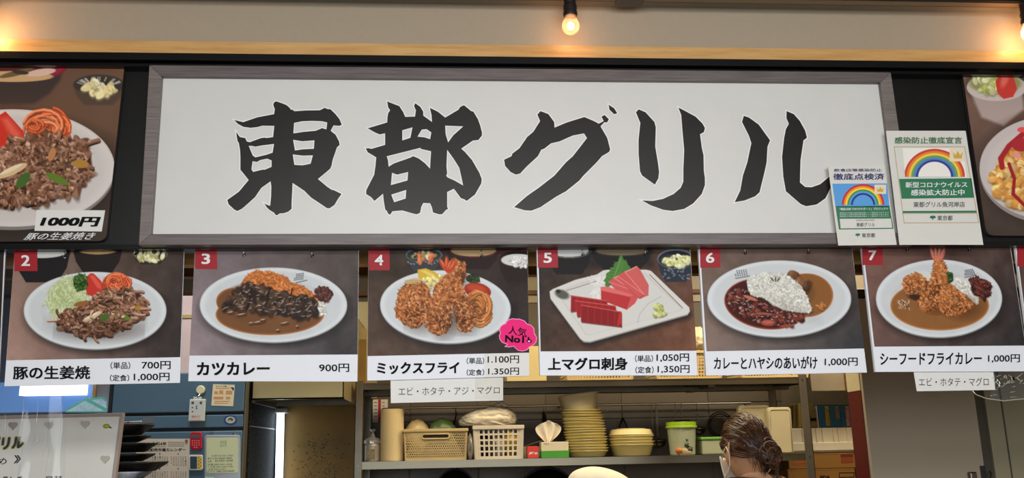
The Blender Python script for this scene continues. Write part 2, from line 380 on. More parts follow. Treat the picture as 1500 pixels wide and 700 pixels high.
# ------------------------------------------------------------------ structure
Y0 = 2.15           # plane of the valance
BW = 4.40           # kitchen back wall
XL, XR = -2.6, 3.0
ZC = P(835, 9, Y0).z
z_soff = P(750, 70, Y0).z
z_bot = P(750, 362, Y0).z
struct('floor', M().box(XL, XR, -2.6, BW+.1, -.1, 0), m_floor)
struct('wall_back', M().box(XL, XR, BW, BW+.1, 0, 2.9), m_wallb)
struct('wall_left', M().box(XL-.1, XL, -2.6, BW+.1, 0, 3.2), m_dwall)
struct('wall_right', M().box(XR, XR+.1, -2.6, BW+.1, 0, 3.2), m_dwall)
struct('wall_front', M().box(XL, XR, -2.7, -2.6, 0, 3.2), m_dwall)
struct('ceiling', M().box(XL, XR, -2.6, Y0+.06, ZC, ZC+.08), m_ceil)
struct('ceiling', M().box(XL, XR, Y0+.06, BW, 2.62, 2.7), m_ceil)
struct('wall_soffit', M().box(XL, XR, Y0, Y0+.06, z_soff-.02, ZC+.01), m_soffit)
struct('wall_valance', M().box(XL, XR, Y0, Y0+.06, z_bot, z_soff), m_black)
zt = P(750, 66, Y0-.02).z; zb = P(750, 84, Y0-.02).z
struct('trim_1', M().box(XL, XR, Y0-.02, Y0, zb, zt), m_wood)
struct('trim_2', M().box(XL, XR, Y0-.012, Y0, zt, zt+.006), m_soffit)
za, zc_ = P(750, 83, Y0-.045).z, P(750, 93, Y0-.045).z
struct('trim_3', M().box(XL, XR, Y0-.045, Y0, zc_, za).box(XL, XR, Y0-.032, Y0, zc_-.012, zc_-.004), m_rail)
struct('trim_4', M().box(XL, XR, Y0-.012, Y0+.03, z_bot-.004, z_bot+.008), m_rail)
struct('trim_5', M().box(XL, XR, 2.30, 2.34, P(650, 386, 2.30).z, 2.62), m_wood)
struct('trim_6', M().box(XL, XR, 2.62, 2.66, P(650, 403, 2.62).z, 2.62), m_wood_dk)
z1 = P(800, 426, BW-.01).z
struct('wall_upper', M().box(-.4, XR, BW-.01, BW, P(800, 443, BW-.01).z, 2.62), m_wall_up)
struct('trim_7', M().box(XL, XR, BW-.03, BW-.01, z1-.02, z1), m_wood_dk)
# tile joints on the kitchen wall panel behind the rack
m_tile = [mat('kitchen_wall_tile', (96, 86, 71), .4, var=.1, scale=4), mat('kitchen_wall_tile_pale', (104, 93, 76), .42, var=.12, scale=5)]
wbk = bpy.data.objects['wall_back']; xsj = [P(x, 640, BW).x for x in (540, 600, 700, 800, 912, 1040, 1150)]; zsj = [1.0, 1.3, P(800, 615, BW).z, P(800, 594, BW).z, 1.98]
for i in range(6):
    for j in range(4): M().box(xsj[i]+.003, xsj[i+1]-.003, BW-.006, BW+.001, zsj[j]+.003, zsj[j+1]-.003).build('wall_tile', m_tile[(i*3+j) % 2], wbk, bev=.0015)
# window in the left corner of the kitchen, blue daylight behind it
mwin = mat('blue_daylight_pane', (60, 90, 140), .3, emit=(96, 142, 205), estr=.62, scale=3)
mwin2 = mat('lit_white_lamp_panel', (240, 240, 240), .3, emit=(240, 248, 255), estr=2.2)
wb = pb(-120, 560, 150, 604, BW-.04, .02)
struct('window_1', M().box(*wb), mwin)
mlav = mat('lavender_grey_wall', (96, 104, 130), .6, col2=(76, 84, 112), scale=3)
struct('wall_corner', M().box(P(-400, 500, BW-.03).x, P(166, 500, BW-.03).x, BW-.03, BW, P(60, 562, BW-.03).z, 2.3), mlav)
struct('trim_9', M().box(*pb(136, 556, 141, 582, BW-.07, .02)), m_wood)
struct('trim_10', M().box(*pb(141.5, 556, 163, 604, BW-.06, .02)), mat('pale_window_post', (190, 190, 200), .5))
# ------------------------------------------------------------------ track and bulbs
tr = thing('lighting_track', 'black lighting track along the ceiling above the sign', 'track', (0, Y0-.07, ZC))
M().box(XL+.02, XR-.02, Y0-.085, Y0-.05, ZC-.012, ZC-.0005).build('track_rail', m_rail, tr)
M().box(XL+.02, XR-.02, Y0-.078, Y0-.057, ZC-.0145, ZC-.011).build('track_slot', mat('track_slot_metal', (150, 130, 110), .3, .9), tr)
M().box(P(905, 6, Y0-.08).x, P(945, 6, Y0-.08).x, Y0-.09, Y0-.045, ZC-.02, ZC-.011).build('track_joiner', mat('grey_joiner', (84, 80, 74), .4), tr)
m_socket = mat('black_bakelite_socket', (34, 26, 26), .4, var=.2)
m_g1, m_g2 = [mat('bulb_filament_glow_%s' % n, (255, 240, 220), .5, emit=(255, 190, 128), estr=e) for n, e in (('dim', 75), ('bright', 300))]
m_bulbglass = film('bulb_glass', (255, 225, 205), opacity=.16, gloss=.10, rough=.02, bump=0)
def bulb(px, py, label, m_glow):
    Y = Y0-.07; c = P(px, py, Y); top = ZC-.012
    t = thing('light_bulb', label, 'bulb', (c.x, c.y, c.z), 'clear globe bulbs hanging from the track')
    h = top-c.z
    M().lathe((c.x, c.y, c.z), [(.0165, .026), (.0185, .030), (.0185, .038), (.0165, .041), (.0165, .046), (.018, .048), (.0175, .056), (.0155, .060), (.0155, h)], 24).build('socket', m_socket, t, smooth=False)
    prof = [(.0001, -.0235), (.008, -.022), (.015, -.0175), (.0205, -.010), (.0225, 0), (.0215, .008), (.018, .016), (.0135, .023), (.012, .030)]
    M().lathe(c, prof, 28, cap=False).build('glass_globe', m_bulbglass, t, smooth=True)
    M().sph((c.x, c.y, c.z), (.0085, .0085, .0105), 14, 8).build('filament', m_glow, t, smooth=True)
    M().lathe((c.x, c.y, c.z), [(.0125, .034), (.0125, .028)], 20).build('screw_cap', m_wire, t)
bulb(836, 38, 'clear round light bulb glowing above the middle of the sign', m_g1)
bulb(1509, 48, 'glowing bulb at the right edge, above the omelette poster', m_g2)
bulb(-26, 36, 'bulb out of frame at upper left that warms the soffit', m_g2)
# ------------------------------------------------------------------ signboard
TLs, TRs, BRs, BLs = (218.6, 95), (1305, 105.7), (1341, 357.2), (203, 358.8)
tl, tr_, br, bl = (236.6, 111.6), (1289.8, 120.6), (1318.5, 341), (221, 342.8)
sg = thing('signboard', 'long white signboard with big black brush lettering in a grey wood-grain frame', 'sign', P(750, 358, Y0-.03))
YS = Y0-.028
def bar(a, b, c, d, m):
    A = [P(x, y, YS-.014) for x, y in (a, b, c, d)]
    M().hexa(A, [Vector((p.x, Y0-.002, p.z)) for p in A]).build('frame_bar', m, sg, bev=.0015)
bar(TLs, TRs, tr_, tl, m_frame); bar(bl, br, BRs, BLs, m_frame); bar(TLs, tl, bl, BLs, m_frame_v); bar(tr_, TRs, BRs, br, m_frame_v)
pts = [P(x, y, YS) for x, y in (tl, tr_, br, bl)]
M().hexa(pts, [p+Vector((0, .02, 0)) for p in pts]).build('panel', m_signw, sg)
G = {}
G['E'] = ((320, 140, 7.0), [[(590,58),(650,78),(700,98),(735,130),(742,145),(755,142),(780,160),(900,152),(1040,150),(1090,125),(1115,137),(1150,140),(1200,190),(1240,240),(1265,298),(1240,310),(1180,305),(1150,360),(1200,400),(1235,465),(1243,505),(1215,530),(1195,590),(1172,655),(1160,715),(1145,750),(1110,780),(1020,855),(1110,930),(1160,965),(1185,970),(1262,1008),(1225,1060),(1190,1120),(1140,1155),(1115,1155),(950,1045),(880,975),(820,935),(760,895),(750,1100),(750,1160),(715,1190),(670,1205),(630,1207),(600,1227),(585,1222),(570,1200),(520,1170),(495,1145),(470,1105),(500,1120),(530,1130),(540,1030),(542,930),(535,878),(440,945),(375,1040),(310,1100),(240,1160),(195,1183),(165,1170),(105,1115),(90,1070),(210,985),(310,865),(225,760),(225,640),(222,560),(210,490),(195,465),(188,420),(182,372),(220,425),(275,435),(290,470),(320,478),(430,437),(475,430),(490,435),(560,425),(573,310),(450,308),(400,322),(330,330),(255,320),(200,290),(162,250),(255,272),(400,222),(570,190),(578,140),(562,95),(568,72)],
 [(775,280),(860,262),(960,258),(1060,262),(1115,275),(1108,345),(1085,342),(1065,332),(1000,360),(870,372),(768,388)],
 [(765,452),(860,468),(985,458),(978,545),(870,550),(785,562)], [(762,603),(870,615),(968,612),(945,698),(860,715),(778,710)],
 [(310,515),(350,515),(375,523),(450,510),(570,495),(555,585),(490,607),(380,633),(352,615)],
 [(350,672),(395,680),(430,660),(500,645),(545,665),(545,730),(475,760),(455,758),(355,782),(338,755)]])
G['T'] = ((520, 140, 7.0), [[(330,60),(455,108),(495,170),(515,218),(615,215),(625,150),(605,105),(618,78),(670,115),(700,165),(700,205),(790,270),(785,200),(768,125),(850,165),(925,225),(1060,145),(1080,115),(1118,98),(1170,140),(1185,155),(1215,165),(1260,240),(1285,310),(1303,380),(1300,412),(1265,455),(1210,460),(1090,543),(1130,580),(1200,660),(1275,790),(1300,855),(1295,900),(1230,1015),(1145,1080),(1125,1065),(1085,1050),(1030,975),(1012,955),(945,988),(945,1140),(955,1160),(930,1175),(895,1215),(865,1218),(800,1198),(790,1150),(770,1103),(700,1100),(680,1140),(668,1200),(635,1217),(600,1210),(485,1177),(385,1185),(360,1222),(340,1210),(325,1180),(310,1170),(295,1080),(288,1005),(200,1080),(165,1040),(115,1010),(115,970),(197,810),(210,720),(218,633),(180,610),(130,580),(110,540),(150,540),(165,547),(310,505),(308,385),(255,398),(210,380),(130,335),(330,275),(333,220),(340,180),(360,150),(340,120)],
 [(485,355),(590,325),(568,432),(485,460)], [(640,420),(685,348),(735,343),(783,378),(770,447),(715,428)], [(925,308),(1110,315),(1010,405),(955,480),(930,395)],
 [(945,555),(1010,645),(1070,740),(1090,830),(1110,922),(1020,870),(952,840),(935,822),(945,800),(938,720)],
 [(325,622),(670,535),(680,548),(780,570),(770,750),(720,695),(655,645),(595,620),(570,635),(400,695),(345,728),(338,660)],
 [(380,790),(430,810),(545,783),(538,870),(368,917)], [(372,1015),(525,967),(520,1055),(402,1093)]])
G['G'] = ((730, 140, 3.889), [[(240,88),(285,105),(318,150),(320,182),(390,153),(490,122),(545,145),(572,160),(600,145),(588,120),(605,110),(630,135),(620,152),(603,152),(582,175),(620,240),(637,305),(632,320),(590,345),(560,380),(485,455),(460,485),(385,545),(330,575),(240,635),(190,655),(150,653),(90,635),(165,570),(230,525),(320,455),(385,380),(425,345),(505,242),(488,215),(425,227),(350,260),(300,272),(262,302),(245,308),(225,345),(160,405),(125,443),(100,450),(70,435),(38,400),(33,365),(75,345),(80,330),(120,300),(165,235),(200,205),(238,145),(222,108)]])
G['g'] = ((730, 140, 3.889), [[(628,52),(660,72),(677,100),(660,106),(633,80)]])
G['R'] = ((920, 140, 3.889), [[(60,78),(100,95),(150,150),(158,180),(155,290),(170,380),(177,435),(173,470),(153,507),(80,455),(68,430),(60,330),(60,250),(70,155),(45,95)]])
G['r'] = ((920, 140, 3.889), [[(287,68),(330,90),(385,120),(425,160),(438,185),(432,208),(410,220),(420,295),(430,340),(432,430),(438,470),(438,510),(420,560),(370,615),(320,645),(255,657),(200,650),(130,625),(80,597),(140,600),(200,588),(260,560),(300,525),(315,490),(315,420),(320,310),(310,200),(303,110)]])
G['L'] = ((1060, 140, 3.889), [[(115,115),(145,125),(200,165),(265,255),(250,290),(245,380),(232,440),(205,550),(180,573),(120,597),(63,607),(95,540),(110,455),(135,380),(158,270),(145,230),(105,150)]])
G['l'] = ((1060, 140, 3.889), [[(358,88),(400,105),(435,145),(465,200),(475,240),(455,255),(438,370),(435,495),(465,520),(500,522),(550,505),(600,463),(625,440),(632,470),(605,535),(580,585),(530,620),(470,630),(440,618),(355,545),(340,460),(333,350),(345,240),(355,190),(372,160),(358,130)]])
for k, ((ox, oy, sc), loops) in G.items():
    lp = [[(ox+x/sc, oy+y/sc) for x, y in l] for l in loops]
    shape('brush_stroke_outline', lp, YS-.0006, m_halo, sg, off=1.5)
    shape('brush_lettering', lp, YS-.0012, m_ink, sg)
# ------------------------------------------------------------------ food painters (zoom coordinates of each card)
WHITE = (206, 209, 212)
BROWNM = [(134, 92, 70), (164, 120, 96), (96, 62, 46), (186, 146, 122), (120, 78, 56), (150, 104, 76)]
ORANGE = [(196, 110, 50), (214, 130, 66), (176, 90, 38), (202, 118, 60), (226, 150, 88)]
FRY = [(184, 108, 56), (164, 88, 42), (200, 126, 70), (136, 68, 32), (208, 142, 90), (116, 56, 26)]
def logo(p, x, y, sx=46, sy=34, ang=-.15):
    for i in range(6):
        for j in range(4):
            if i+j*.3 > .3: p.ell(x+i*sx/6+ang*j*6, y+j*sy/4-i*1.2, 3.0, 2.8, (60, 62, 70), a=.85)
    p.line([(x+4, y+sy+4), (x+sx+8, y+sy-8)], 5, (70, 72, 80), .7)
def f2(p):
    p.grad((138, 112, 98), (62, 50, 46), (176, 140, 128), (52, 47, 46)); p.noise(14, 60, 3)
    p.bowl(195, 52, 135, 42, (34, 32, 33), (30, 28, 28), (200, 200, 196), 150); p.bowl(455, 40, 118, 36, (40, 34, 32), (52, 38, 32), (196, 160, 110), 120)
    p.bowl(700, 72, 80, 30, (46, 42, 42), (150, 150, 150), (60, 56, 54), 46); p.dabs([(640,75),(660,60),(750,62),(765,85),(720,105),(655,102)], 36, 10, [(214,206,150),(196,190,130),(226,220,176)], 1.8)
    p.plate(443, 333, 332, 180); p.ell(450, 390, 220, 70, (150, 148, 148), soft=40, a=.5)
    cab = [(215,300),(225,240),(270,195),(330,175),(400,195),(415,260),(380,330),(300,370),(250,365)]
    p.poly(cab, (176, 186, 138), soft=14)
    for _ in range(330):
        x, y = p.inside(cab, 1)[0]; a = p.r.uniform(0, 6.28); l = p.r.uniform(12, 34); b = a+p.r.uniform(-.9, .9)
        c = np.array([(206, 214, 168), (186, 200, 140), (220, 224, 190), (160, 178, 112)][p.r.randint(4)], float)
        p.line([(x, y), (x+l*.5*math.cos(a), y+l*.5*math.sin(a)), (x+l*.5*(math.cos(a)+math.cos(b)), y+l*.5*(math.sin(a)+math.sin(b)))], 3.6, c, .9)
    p.ell(548, 205, 66, 44, (176, 72, 40)); p.strands(548, 204, 66, 46, 46, 5.5, [(222, 98, 56), (206, 80, 44), (234, 122, 78)])
    p.poly([(404,175),(420,160),(436,160),(466,190),(486,218),(478,246),(430,268),(404,258),(400,215)], (196, 58, 46)); p.poly([(418,172),(436,168),(470,212),(472,236),(452,226)], (222, 92, 76), soft=8)
    meat = [(262,378),(300,345),(350,322),(420,300),(455,258),(500,235),(560,245),(610,232),(660,262),(686,318),(672,366),(600,410),(520,436),(440,456),(380,448),(320,436),(270,415)]
    p.poly(meat, (66, 42, 32), soft=6); p.dabs(meat, 300, 12, BROWNM, 2.4, 34, .35); p.curls(meat, 110, 24, BROWNM); p.crumbs(meat, 260, 6, BROWNM)
    p.ell(430, 362, 52, 11, (214, 190, 150), -28); p.ell(424, 358, 40, 5, (236, 220, 190), -28)
    p.ell(486, 368, 26, 15, (72, 104, 44), -50); p.ell(572, 362, 38, 12, (96, 126, 50), 22); p.ell(650, 322, 24, 12, (168, 124, 50), 10); p.ell(380, 302, 36, 12, (150, 96, 52), -10)
    p.curls(meat, 20, 20, BROWNM); p.shade(470, 430, 190, 40, .35, 50)
    p.ell(375, 205, 33, 36, (34, 56, 26)); p.dabs([(345,185),(360,165),(400,165),(408,190),(400,235),(360,240),(345,215)], 90, 6, [(56, 92, 38), (40, 72, 28), (84, 120, 54)], 1.3)
def f3(p):
    p.grad((128, 114, 118), (86, 76, 70), (150, 134, 138), (56, 54, 56)); p.noise(12, 60, 4)
    p.plate(447, 307, 343, 174); logo(p, 548, 166)
    p.ell(430, 352, 252, 96, (168, 104, 54)); p.ell(262, 290, 82, 62, (168, 104, 54)); p.ell(430, 350, 246, 91, (118, 78, 48), soft=4); p.ell(262, 292, 76, 57, (120, 80, 50), soft=4)
    p.ell(350, 300, 150, 90, (110, 72, 44), soft=20); p.noise(5, 40, 6)
    p.ell(660, 318, 32, 44, (216, 212, 204)); p.dabs([(640,280),(680,285),(690,350),(640,360)], 60, 6, [(228, 224, 216), (206, 200, 190)], 1.8)
    k = [(292,212),(330,165),(372,143),(400,155),(430,152),(515,178),(520,205),(560,210),(625,245),(652,290),(640,320),(560,300),(470,262),(400,235),(330,222)]
    p.poly(k, (170, 84, 36), soft=5); p.crumbs(k, 1100, 5, ORANGE)
    dk = [(262,262),(285,225),(340,205),(400,225),(470,250),(540,265),(600,270),(652,300),(650,345),(600,368),(520,362),(440,345),(360,330),(290,330),(215,325),(230,290)]
    p.poly(dk, (54, 38, 30), soft=8); p.dabs(dk, 120, 17, [(58, 40, 30), (74, 52, 38), (44, 32, 28)], 2.0, 26, .5)
    for xs in ((345, 335), (430, 415), (535, 520)): p.line([(xs[0], 232), (xs[1], 300), (xs[1]-14, 330)], 7, (24, 18, 16), .8)
    for _ in range(90):
        x, y = p.inside(dk, 1)[0]; p.ell(x, y, p.r.uniform(3, 12), 2.0, (196, 176, 160), p.r.uniform(-60, 20), a=.75)
    for x, y, r in ((380,390,34),(500,395,22),(300,355,26),(470,428,10),(400,380,16),(560,410,8),(250,345,18),(345,395,12)):
        p.ell(x, y+2, r, 9, (86, 56, 34), -8); p.ell(x-3, y-5, r*.7, 2.6, (216, 196, 176), -12, a=.8)
    p.dabs([(632,240),(670,225),(712,235),(722,262),(700,285),(655,280)], 70, 9, [(70, 34, 26), (96, 44, 34), (52, 28, 26)], 1.8, 50)
def fries(p, loop, n, size=8, base=(150, 78, 36)):
    p.poly(loop, base, soft=5)
    xs = [q[0] for q in loop]; ys = [q[1] for q in loop]; cx, cy, w_, h_ = (min(xs)+max(xs))/2, (min(ys)+max(ys))/2, (max(xs)-min(xs))/2, (max(ys)-min(ys))/2
    p.crumbs(loop, int(n*3.2), size*.62, FRY); p.shade(cx+w_*.35, cy+h_*.5, w_*.8, h_*.55, .5, min(w_, h_)*.9); p.crumbs(loop, int(n*.8), size*.5, [(214, 138, 80), (198, 116, 60), (226, 160, 104)])
def blob(cx, cy, rx, ry, ang=0, n=18, r=None):
    t = math.radians(ang); out = []
    for i in range(n):
        a = 2*math.pi*i/n; k = 1+(.07*math.sin(5*a+cx))
        x, y = rx*k*math.cos(a), ry*k*math.sin(a); out.append((cx+x*math.cos(t)-y*math.sin(t), cy+x*math.sin(t)+y*math.cos(t)))
    return out
def f4(p):
    p.grad((62, 50, 42), (50, 38, 34), (92, 72, 60), (44, 38, 36)); p.noise(16, 50, 5)
    p.bowl(255, 65, 74, 30, (60, 64, 68), (120, 126, 130), (58, 60, 60), 66); p.dabs([(205,70),(250,52),(310,62),(290,88),(225,90)], 34, 10, [(226, 130, 90), (206, 200, 160), (216, 110, 70), (120, 140, 80)], 1.8)
    for i in range(12): p.ell(190+i*12, 95+8*math.sin(i), 5, 3, (150, 156, 160), 30, a=.7)
    p.bowl(458, 38, 112, 38, (40, 28, 26), (130, 44, 38), (176, 146, 104), 86); p.bowl(640, 78, 82, 38, (38, 26, 24), (96, 38, 32), (210, 208, 204), 100)
    p.dabs([(600,85),(640,72),(672,80),(672,115),(620,110)], 50, 7, [(226, 224, 220), (206, 204, 200)], 1.6)
    p.plate(343, 278, 268, 149, ang=3)
    p.poly([(228,126),(262,120),(300,135),(326,155),(310,170),(250,172),(232,160)], (214, 176, 62)); p.poly([(240,130),(262,128),(300,148),(290,160)], (232, 204, 110), soft=6)
    p.dabs([(240,168),(320,150),(330,190),(260,205)], 40, 8, [(226, 206, 120), (236, 222, 150)], 1.5); p.ell(208, 178, 34, 16, (206, 180, 130), -10)
    for i in range(9): p.line([(180+i*7, 168), (178+i*7, 195)], 2, (156, 126, 84))
    p.ell(455, 162, 28, 18, (34, 42, 26)); p.dabs([(430,150),(478,150),(485,180),(435,180)], 40, 5, [(50, 70, 34), (36, 50, 26)], 1.3)
    p.ell(475, 212, 56, 32, (156, 48, 30), 12); p.ell(470, 202, 40, 16, (186, 72, 46), 12, soft=10)
    p.ell(478, 290, 50, 62, (150, 84, 40), soft=6); p.strands(478, 285, 52, 66, 60, 6.5, [(206, 126, 62), (186, 104, 48), (222, 146, 84)], .8)
    fries(p, blob(215, 270, 76, 92, 12), 320, 9, (120, 60, 30)); fries(p, [(370,80),(385,75),(398,95),(424,98),(426,150),(412,190),(380,180),(366,130)], 60, 8)
    fries(p, [(318,165),(360,140),(405,180),(430,240),(464,300),(466,350),(440,378),(400,378),(386,330),(370,260)], 240, 8, (130, 68, 32))
    fries(p, [(300,190),(345,160),(372,200),(368,280),(366,350),(345,385),(310,396),(270,368),(262,340),(285,270)], 260, 8, (140, 74, 36))
    for dx, dy, a in ((-8, 0, -30), (6, -6, 0), (18, 4, 22), (30, 8, 35)): p.ell(342+dx, 108+dy, 9, 30, (190, 70, 36), a); p.ell(340+dx, 100+dy, 3, 18, (222, 120, 80), a)
def f5(p):
    p.grad((48, 42, 40), (92, 64, 52), (70, 52, 42), (120, 78, 58)); p.noise(16, 40, 6)
    p.poly([(20,130),(560,130),(560,40),(20,40)], (36, 33, 33), soft=30, a=.7)
    p.bowl(170, 45, 110, 44, (30, 28, 28), (150, 140, 134), (196, 196, 192), 120); p.bowl(415, 50, 145, 30, (30, 28, 30), (70, 62, 58), (120, 104, 84), 96)
    p.bowl(668, 92, 86, 46, (44, 50, 62), (120, 126, 136), (60, 60, 60), 108); p.dabs([(610,100),(650,80),(720,78),(735,105),(700,130),(630,128)], 60, 11, [(216, 212, 150), (196, 196, 130), (232, 230, 186)], 1.9)
    for i in range(26): p.ell(600+p.r.uniform(0, 130), 135+p.r.uniform(0, 55), p.r.uniform(3, 9), 3, (150, 160, 176), p.r.uniform(0, 180), a=.7)
    pl = [(80,244),(95,233),(200,190),(300,165),(330,146),(350,143),(530,143),(552,148),(730,318),(733,335),(722,350),(268,478),(240,476),(222,462),(84,275)]
    p.poly([(x+8, y+22) for x, y in pl], (22, 20, 20), soft=26, a=.7); p.poly([(x, y+6) for x, y in pl], (150, 146, 140)); p.poly(pl, (214, 211, 206))
    inn = [(112,250),(200,212),(310,180),(352,160),(522,158),(700,322),(690,334),(270,448),(248,446)]
    p.poly(inn, (196, 192, 186), soft=5); p.poly([(x*.98+8, y*.98+7) for x, y in inn], (212, 209, 204), soft=7); p.line([(545,165),(700,322)], 3, (120, 92, 70)); p.line([(160,240),(300,196)], 3, (130, 104, 84))
    p.ell(138, 258, 34, 20, (70, 70, 60), 20, soft=10, a=.85); p.ell(120, 244, 12, 9, (50, 44, 40)); p.line([(490,390),(500,350),(540,300),(600,268)], 3, (180, 176, 170))
    for _ in range(40):
        x = p.r.uniform(280, 340); y = p.r.uniform(170, 280); p.line([(x, y), (x+p.r.uniform(-25, 25), y+p.r.uniform(-30, 30)), (x+p.r.uniform(-30, 30), y+p.r.uniform(-10, 50))], 2.6, (232, 230, 226), .85)
    leaf = [(416,66),(424,96),(440,104),(444,120),(458,132),(440,160),(432,190),(400,215),(380,220),(366,215),(350,226),(338,218),(340,200),(330,196),(342,180),(344,160),(360,150),(362,134),(378,130),(382,112),(398,104),(404,84)]
    p.poly(leaf, (74, 122, 54)); p.line([(412,90),(370,205)], 3, (130, 164, 90))
    for t in range(7): y = 112+t*14; x = 404-t*6; p.line([(x, y), (x+34, y-16)], 2, (112, 150, 80), .8); p.line([(x, y), (x-26, y-6)], 2, (112, 150, 80), .8)
    def sl(pts, c, hi):
        p.poly([(x+3, y+6) for x, y in pts], (90, 24, 22), soft=5, a=.8); p.poly(pts, c)
        x0, y0 = pts[0]; x1, y1 = pts[1]
        for k in range(6):
            u = k/6; a = (pts[0][0]*(1-u)+pts[1][0]*u, pts[0][1]*(1-u)+pts[1][1]*u); b = (pts[3][0]*(1-u)+pts[2][0]*u, pts[3][1]*(1-u)+pts[2][1]*u); p.line([a, b], 3, hi, .35)
        p.line([pts[0], pts[1]], 5, hi, .9)
    for pt in ([(385,180),(440,150),(460,160),(542,262),(500,280),(440,230)], [(440,150),(486,128),(498,136),(542,215),(540,262),(480,215)]): p.poly(pt, (206, 96, 94)); p.line([pt[0], pt[1]], 5, (232, 150, 146))
    for pt in ([(355,200),(378,180),(470,240),(495,268),(460,292),(400,250)], [(395,172),(430,152),(520,258),(498,275),(440,225)]): p.poly([(x+2, y+4) for x, y in pt], (150, 50, 50), soft=4, a=.7); p.poly(pt, (208, 88, 88)); p.line([pt[0], pt[2]], 4, (230, 140, 136), .8); p.line([pt[1], pt[2]], 4, (232, 150, 148), .8)
    p.poly([(318,224),(350,222),(462,262),(440,330),(320,285)], (186, 52, 56)); p.poly([(318,224),(350,222),(470,262),(455,270),(318,240)], (220, 110, 108), soft=4); p.poly([(462,262),(495,268),(478,300),(440,330)], (206, 84, 84))
    sl([(180,264),(345,288),(350,312),(178,338)], (150, 30, 34), (196, 84, 80)); sl([(200,288),(386,312),(388,330),(208,362)], (156, 32, 36), (200, 88, 84)); sl([(228,308),(414,340),(415,408),(226,385)], (138, 26, 32), (206, 84, 80))
    p.poly([(405,338),(417,345),(416,392),(392,410),(398,372)], (182, 44, 46))
    p.dabs([(560,335),(576,300),(600,300),(622,345),(600,368),(565,362)], 46, 9, [(186, 190, 116), (200, 204, 136), (168, 172, 98)], 1.3, 20)
def f6(p):
    p.grad((112, 92, 82), (92, 74, 66), (140, 118, 108), (56, 58, 62)); p.noise(12, 50, 7)
    p.plate(402, 278, 335, 178); logo(p, 195, 150, 62, 30, .3)
    p.ell(530, 262, 124, 102, (176, 112, 56)); p.ell(528, 262, 119, 98, (138, 90, 48), soft=4); p.ell(500, 250, 70, 60, (120, 78, 44), soft=20)
    p.ell(340, 302, 195, 118, (150, 62, 34), 8); p.ell(340, 301, 189, 112, (68, 28, 24), 8, soft=4); p.ell(330, 300, 130, 80, (54, 22, 20), 8, soft=30)
    p.dabs([(420,165),(470,165),(560,200),(540,240),(490,220)], 14, 20, [(112, 72, 42), (96, 60, 36)], 1.6, 30); p.dabs([(560,310),(620,300),(625,322),(570,328)], 8, 10, [(176, 112, 60)], 2.6)
    rice = [(252,190),(280,170),(330,160),(400,158),(450,175),(500,215),(535,270),(555,335),(540,345),(480,340),(420,330),(370,305),(330,275),(270,262),(255,230)]
    p.poly([(x+6, y+8) for x, y in rice], (60, 34, 26), soft=10, a=.7); p.poly(rice, (206, 202, 192), soft=4); p.crumbs(rice, 1500, 4.2, [(226, 223, 214), (216, 212, 202), (232, 230, 223), (222, 218, 208)]); p.ell(440, 320, 120, 26, (120, 110, 96), 22, soft=40, a=.25)
    for a in (-40, 0, 35): p.ell(385+a*.4, 188, 3, 12, (60, 66, 34), a)
    hy = [(160,270),(200,225),(250,235),(262,275),(330,300),(400,335),(470,350),(520,362),(500,400),(420,412),(320,400),(220,350),(170,310)]
    p.dabs(hy, 70, 12, [(90, 36, 28), (110, 50, 38), (60, 24, 22)], 2.0, 30)
    for _ in range(110):
        x, y = p.inside(hy, 1)[0]; p.ell(x, y, p.r.uniform(2, 8), 2.0, (220, 190, 180), p.r.uniform(-60, 60), a=.7)
    p.ell(350, 390, 34, 15, (150, 66, 54)); p.ell(350, 388, 26, 9, (180, 96, 80)); p.ell(438, 405, 34, 7, (150, 72, 56), -4); p.ell(330, 348, 44, 5, (160, 86, 66), 3); p.ell(480, 370, 24, 8, (120, 54, 44)); p.ell(268, 275, 36, 8, (190, 110, 84), 20)
def f7(p):
    p.grad((122, 88, 78), (70, 56, 52), (112, 84, 76), (52, 50, 52)); p.noise(12, 50, 8)
    p.plate(367, 265, 281, 173); logo(p, 476, 142, 48, 26, .5)
    p.ell(370, 296, 220, 112, (186, 120, 62)); p.ell(370, 295, 214, 107, (142, 94, 54), soft=4); p.noise(5, 40, 3)
    p.ell(300, 165, 36, 22, (214, 212, 206)); p.ell(480, 228, 72, 50, (214, 212, 206), 38); p.dabs([(430,175),(480,185),(540,250),(540,290),(500,290),(440,210)], 170, 6, [(228, 226, 220), (208, 204, 196)], 1.8, 14, .8)
    p.dabs([(390,150),(425,148),(436,180),(410,195),(388,188)], 60, 6, [(46, 78, 34), (34, 58, 28), (80, 110, 50)], 1.3)
    p.ell(555, 218, 46, 40, (62, 28, 24), soft=6); p.dabs([(505,175),(540,170),(598,205),(602,245),(565,262),(530,240)], 120, 8, [(84, 34, 28), (116, 50, 38), (56, 26, 24)], 2.2, 46)
    fries(p, blob(260, 204, 54, 50), 200, 8, (176, 92, 46)); p.ell(270, 262, 40, 14, (60, 40, 30), 12, soft=8)
    fries(p, [(345,95),(372,84),(398,120),(402,180),(385,230),(362,280),(358,310),(320,324),(285,312),(272,275),(305,240),(322,200),(340,150)], 330, 8, (160, 86, 42))
    fries(p, [(378,215),(420,200),(450,230),(490,255),(526,290),(505,312),(450,340),(400,342),(370,315),(366,260)], 330, 8, (156, 84, 38))
    for a in (-22, -8, 6, 20): p.ell(362+a*1.1, 66, 8, 28, (214, 116, 96), a*.8); p.ell(360+a*1.1, 60, 2.6, 18, (236, 168, 148), a*.8)
    p.ell(212, 290, 26, 12, (110, 70, 42), 30)
    for _ in range(24): p.ell(212+p.r.uniform(-30, 24), 290+p.r.uniform(-22, 22), p.r.uniform(3, 8), 2, (226, 200, 176), p.r.uniform(0, 90), a=.8)
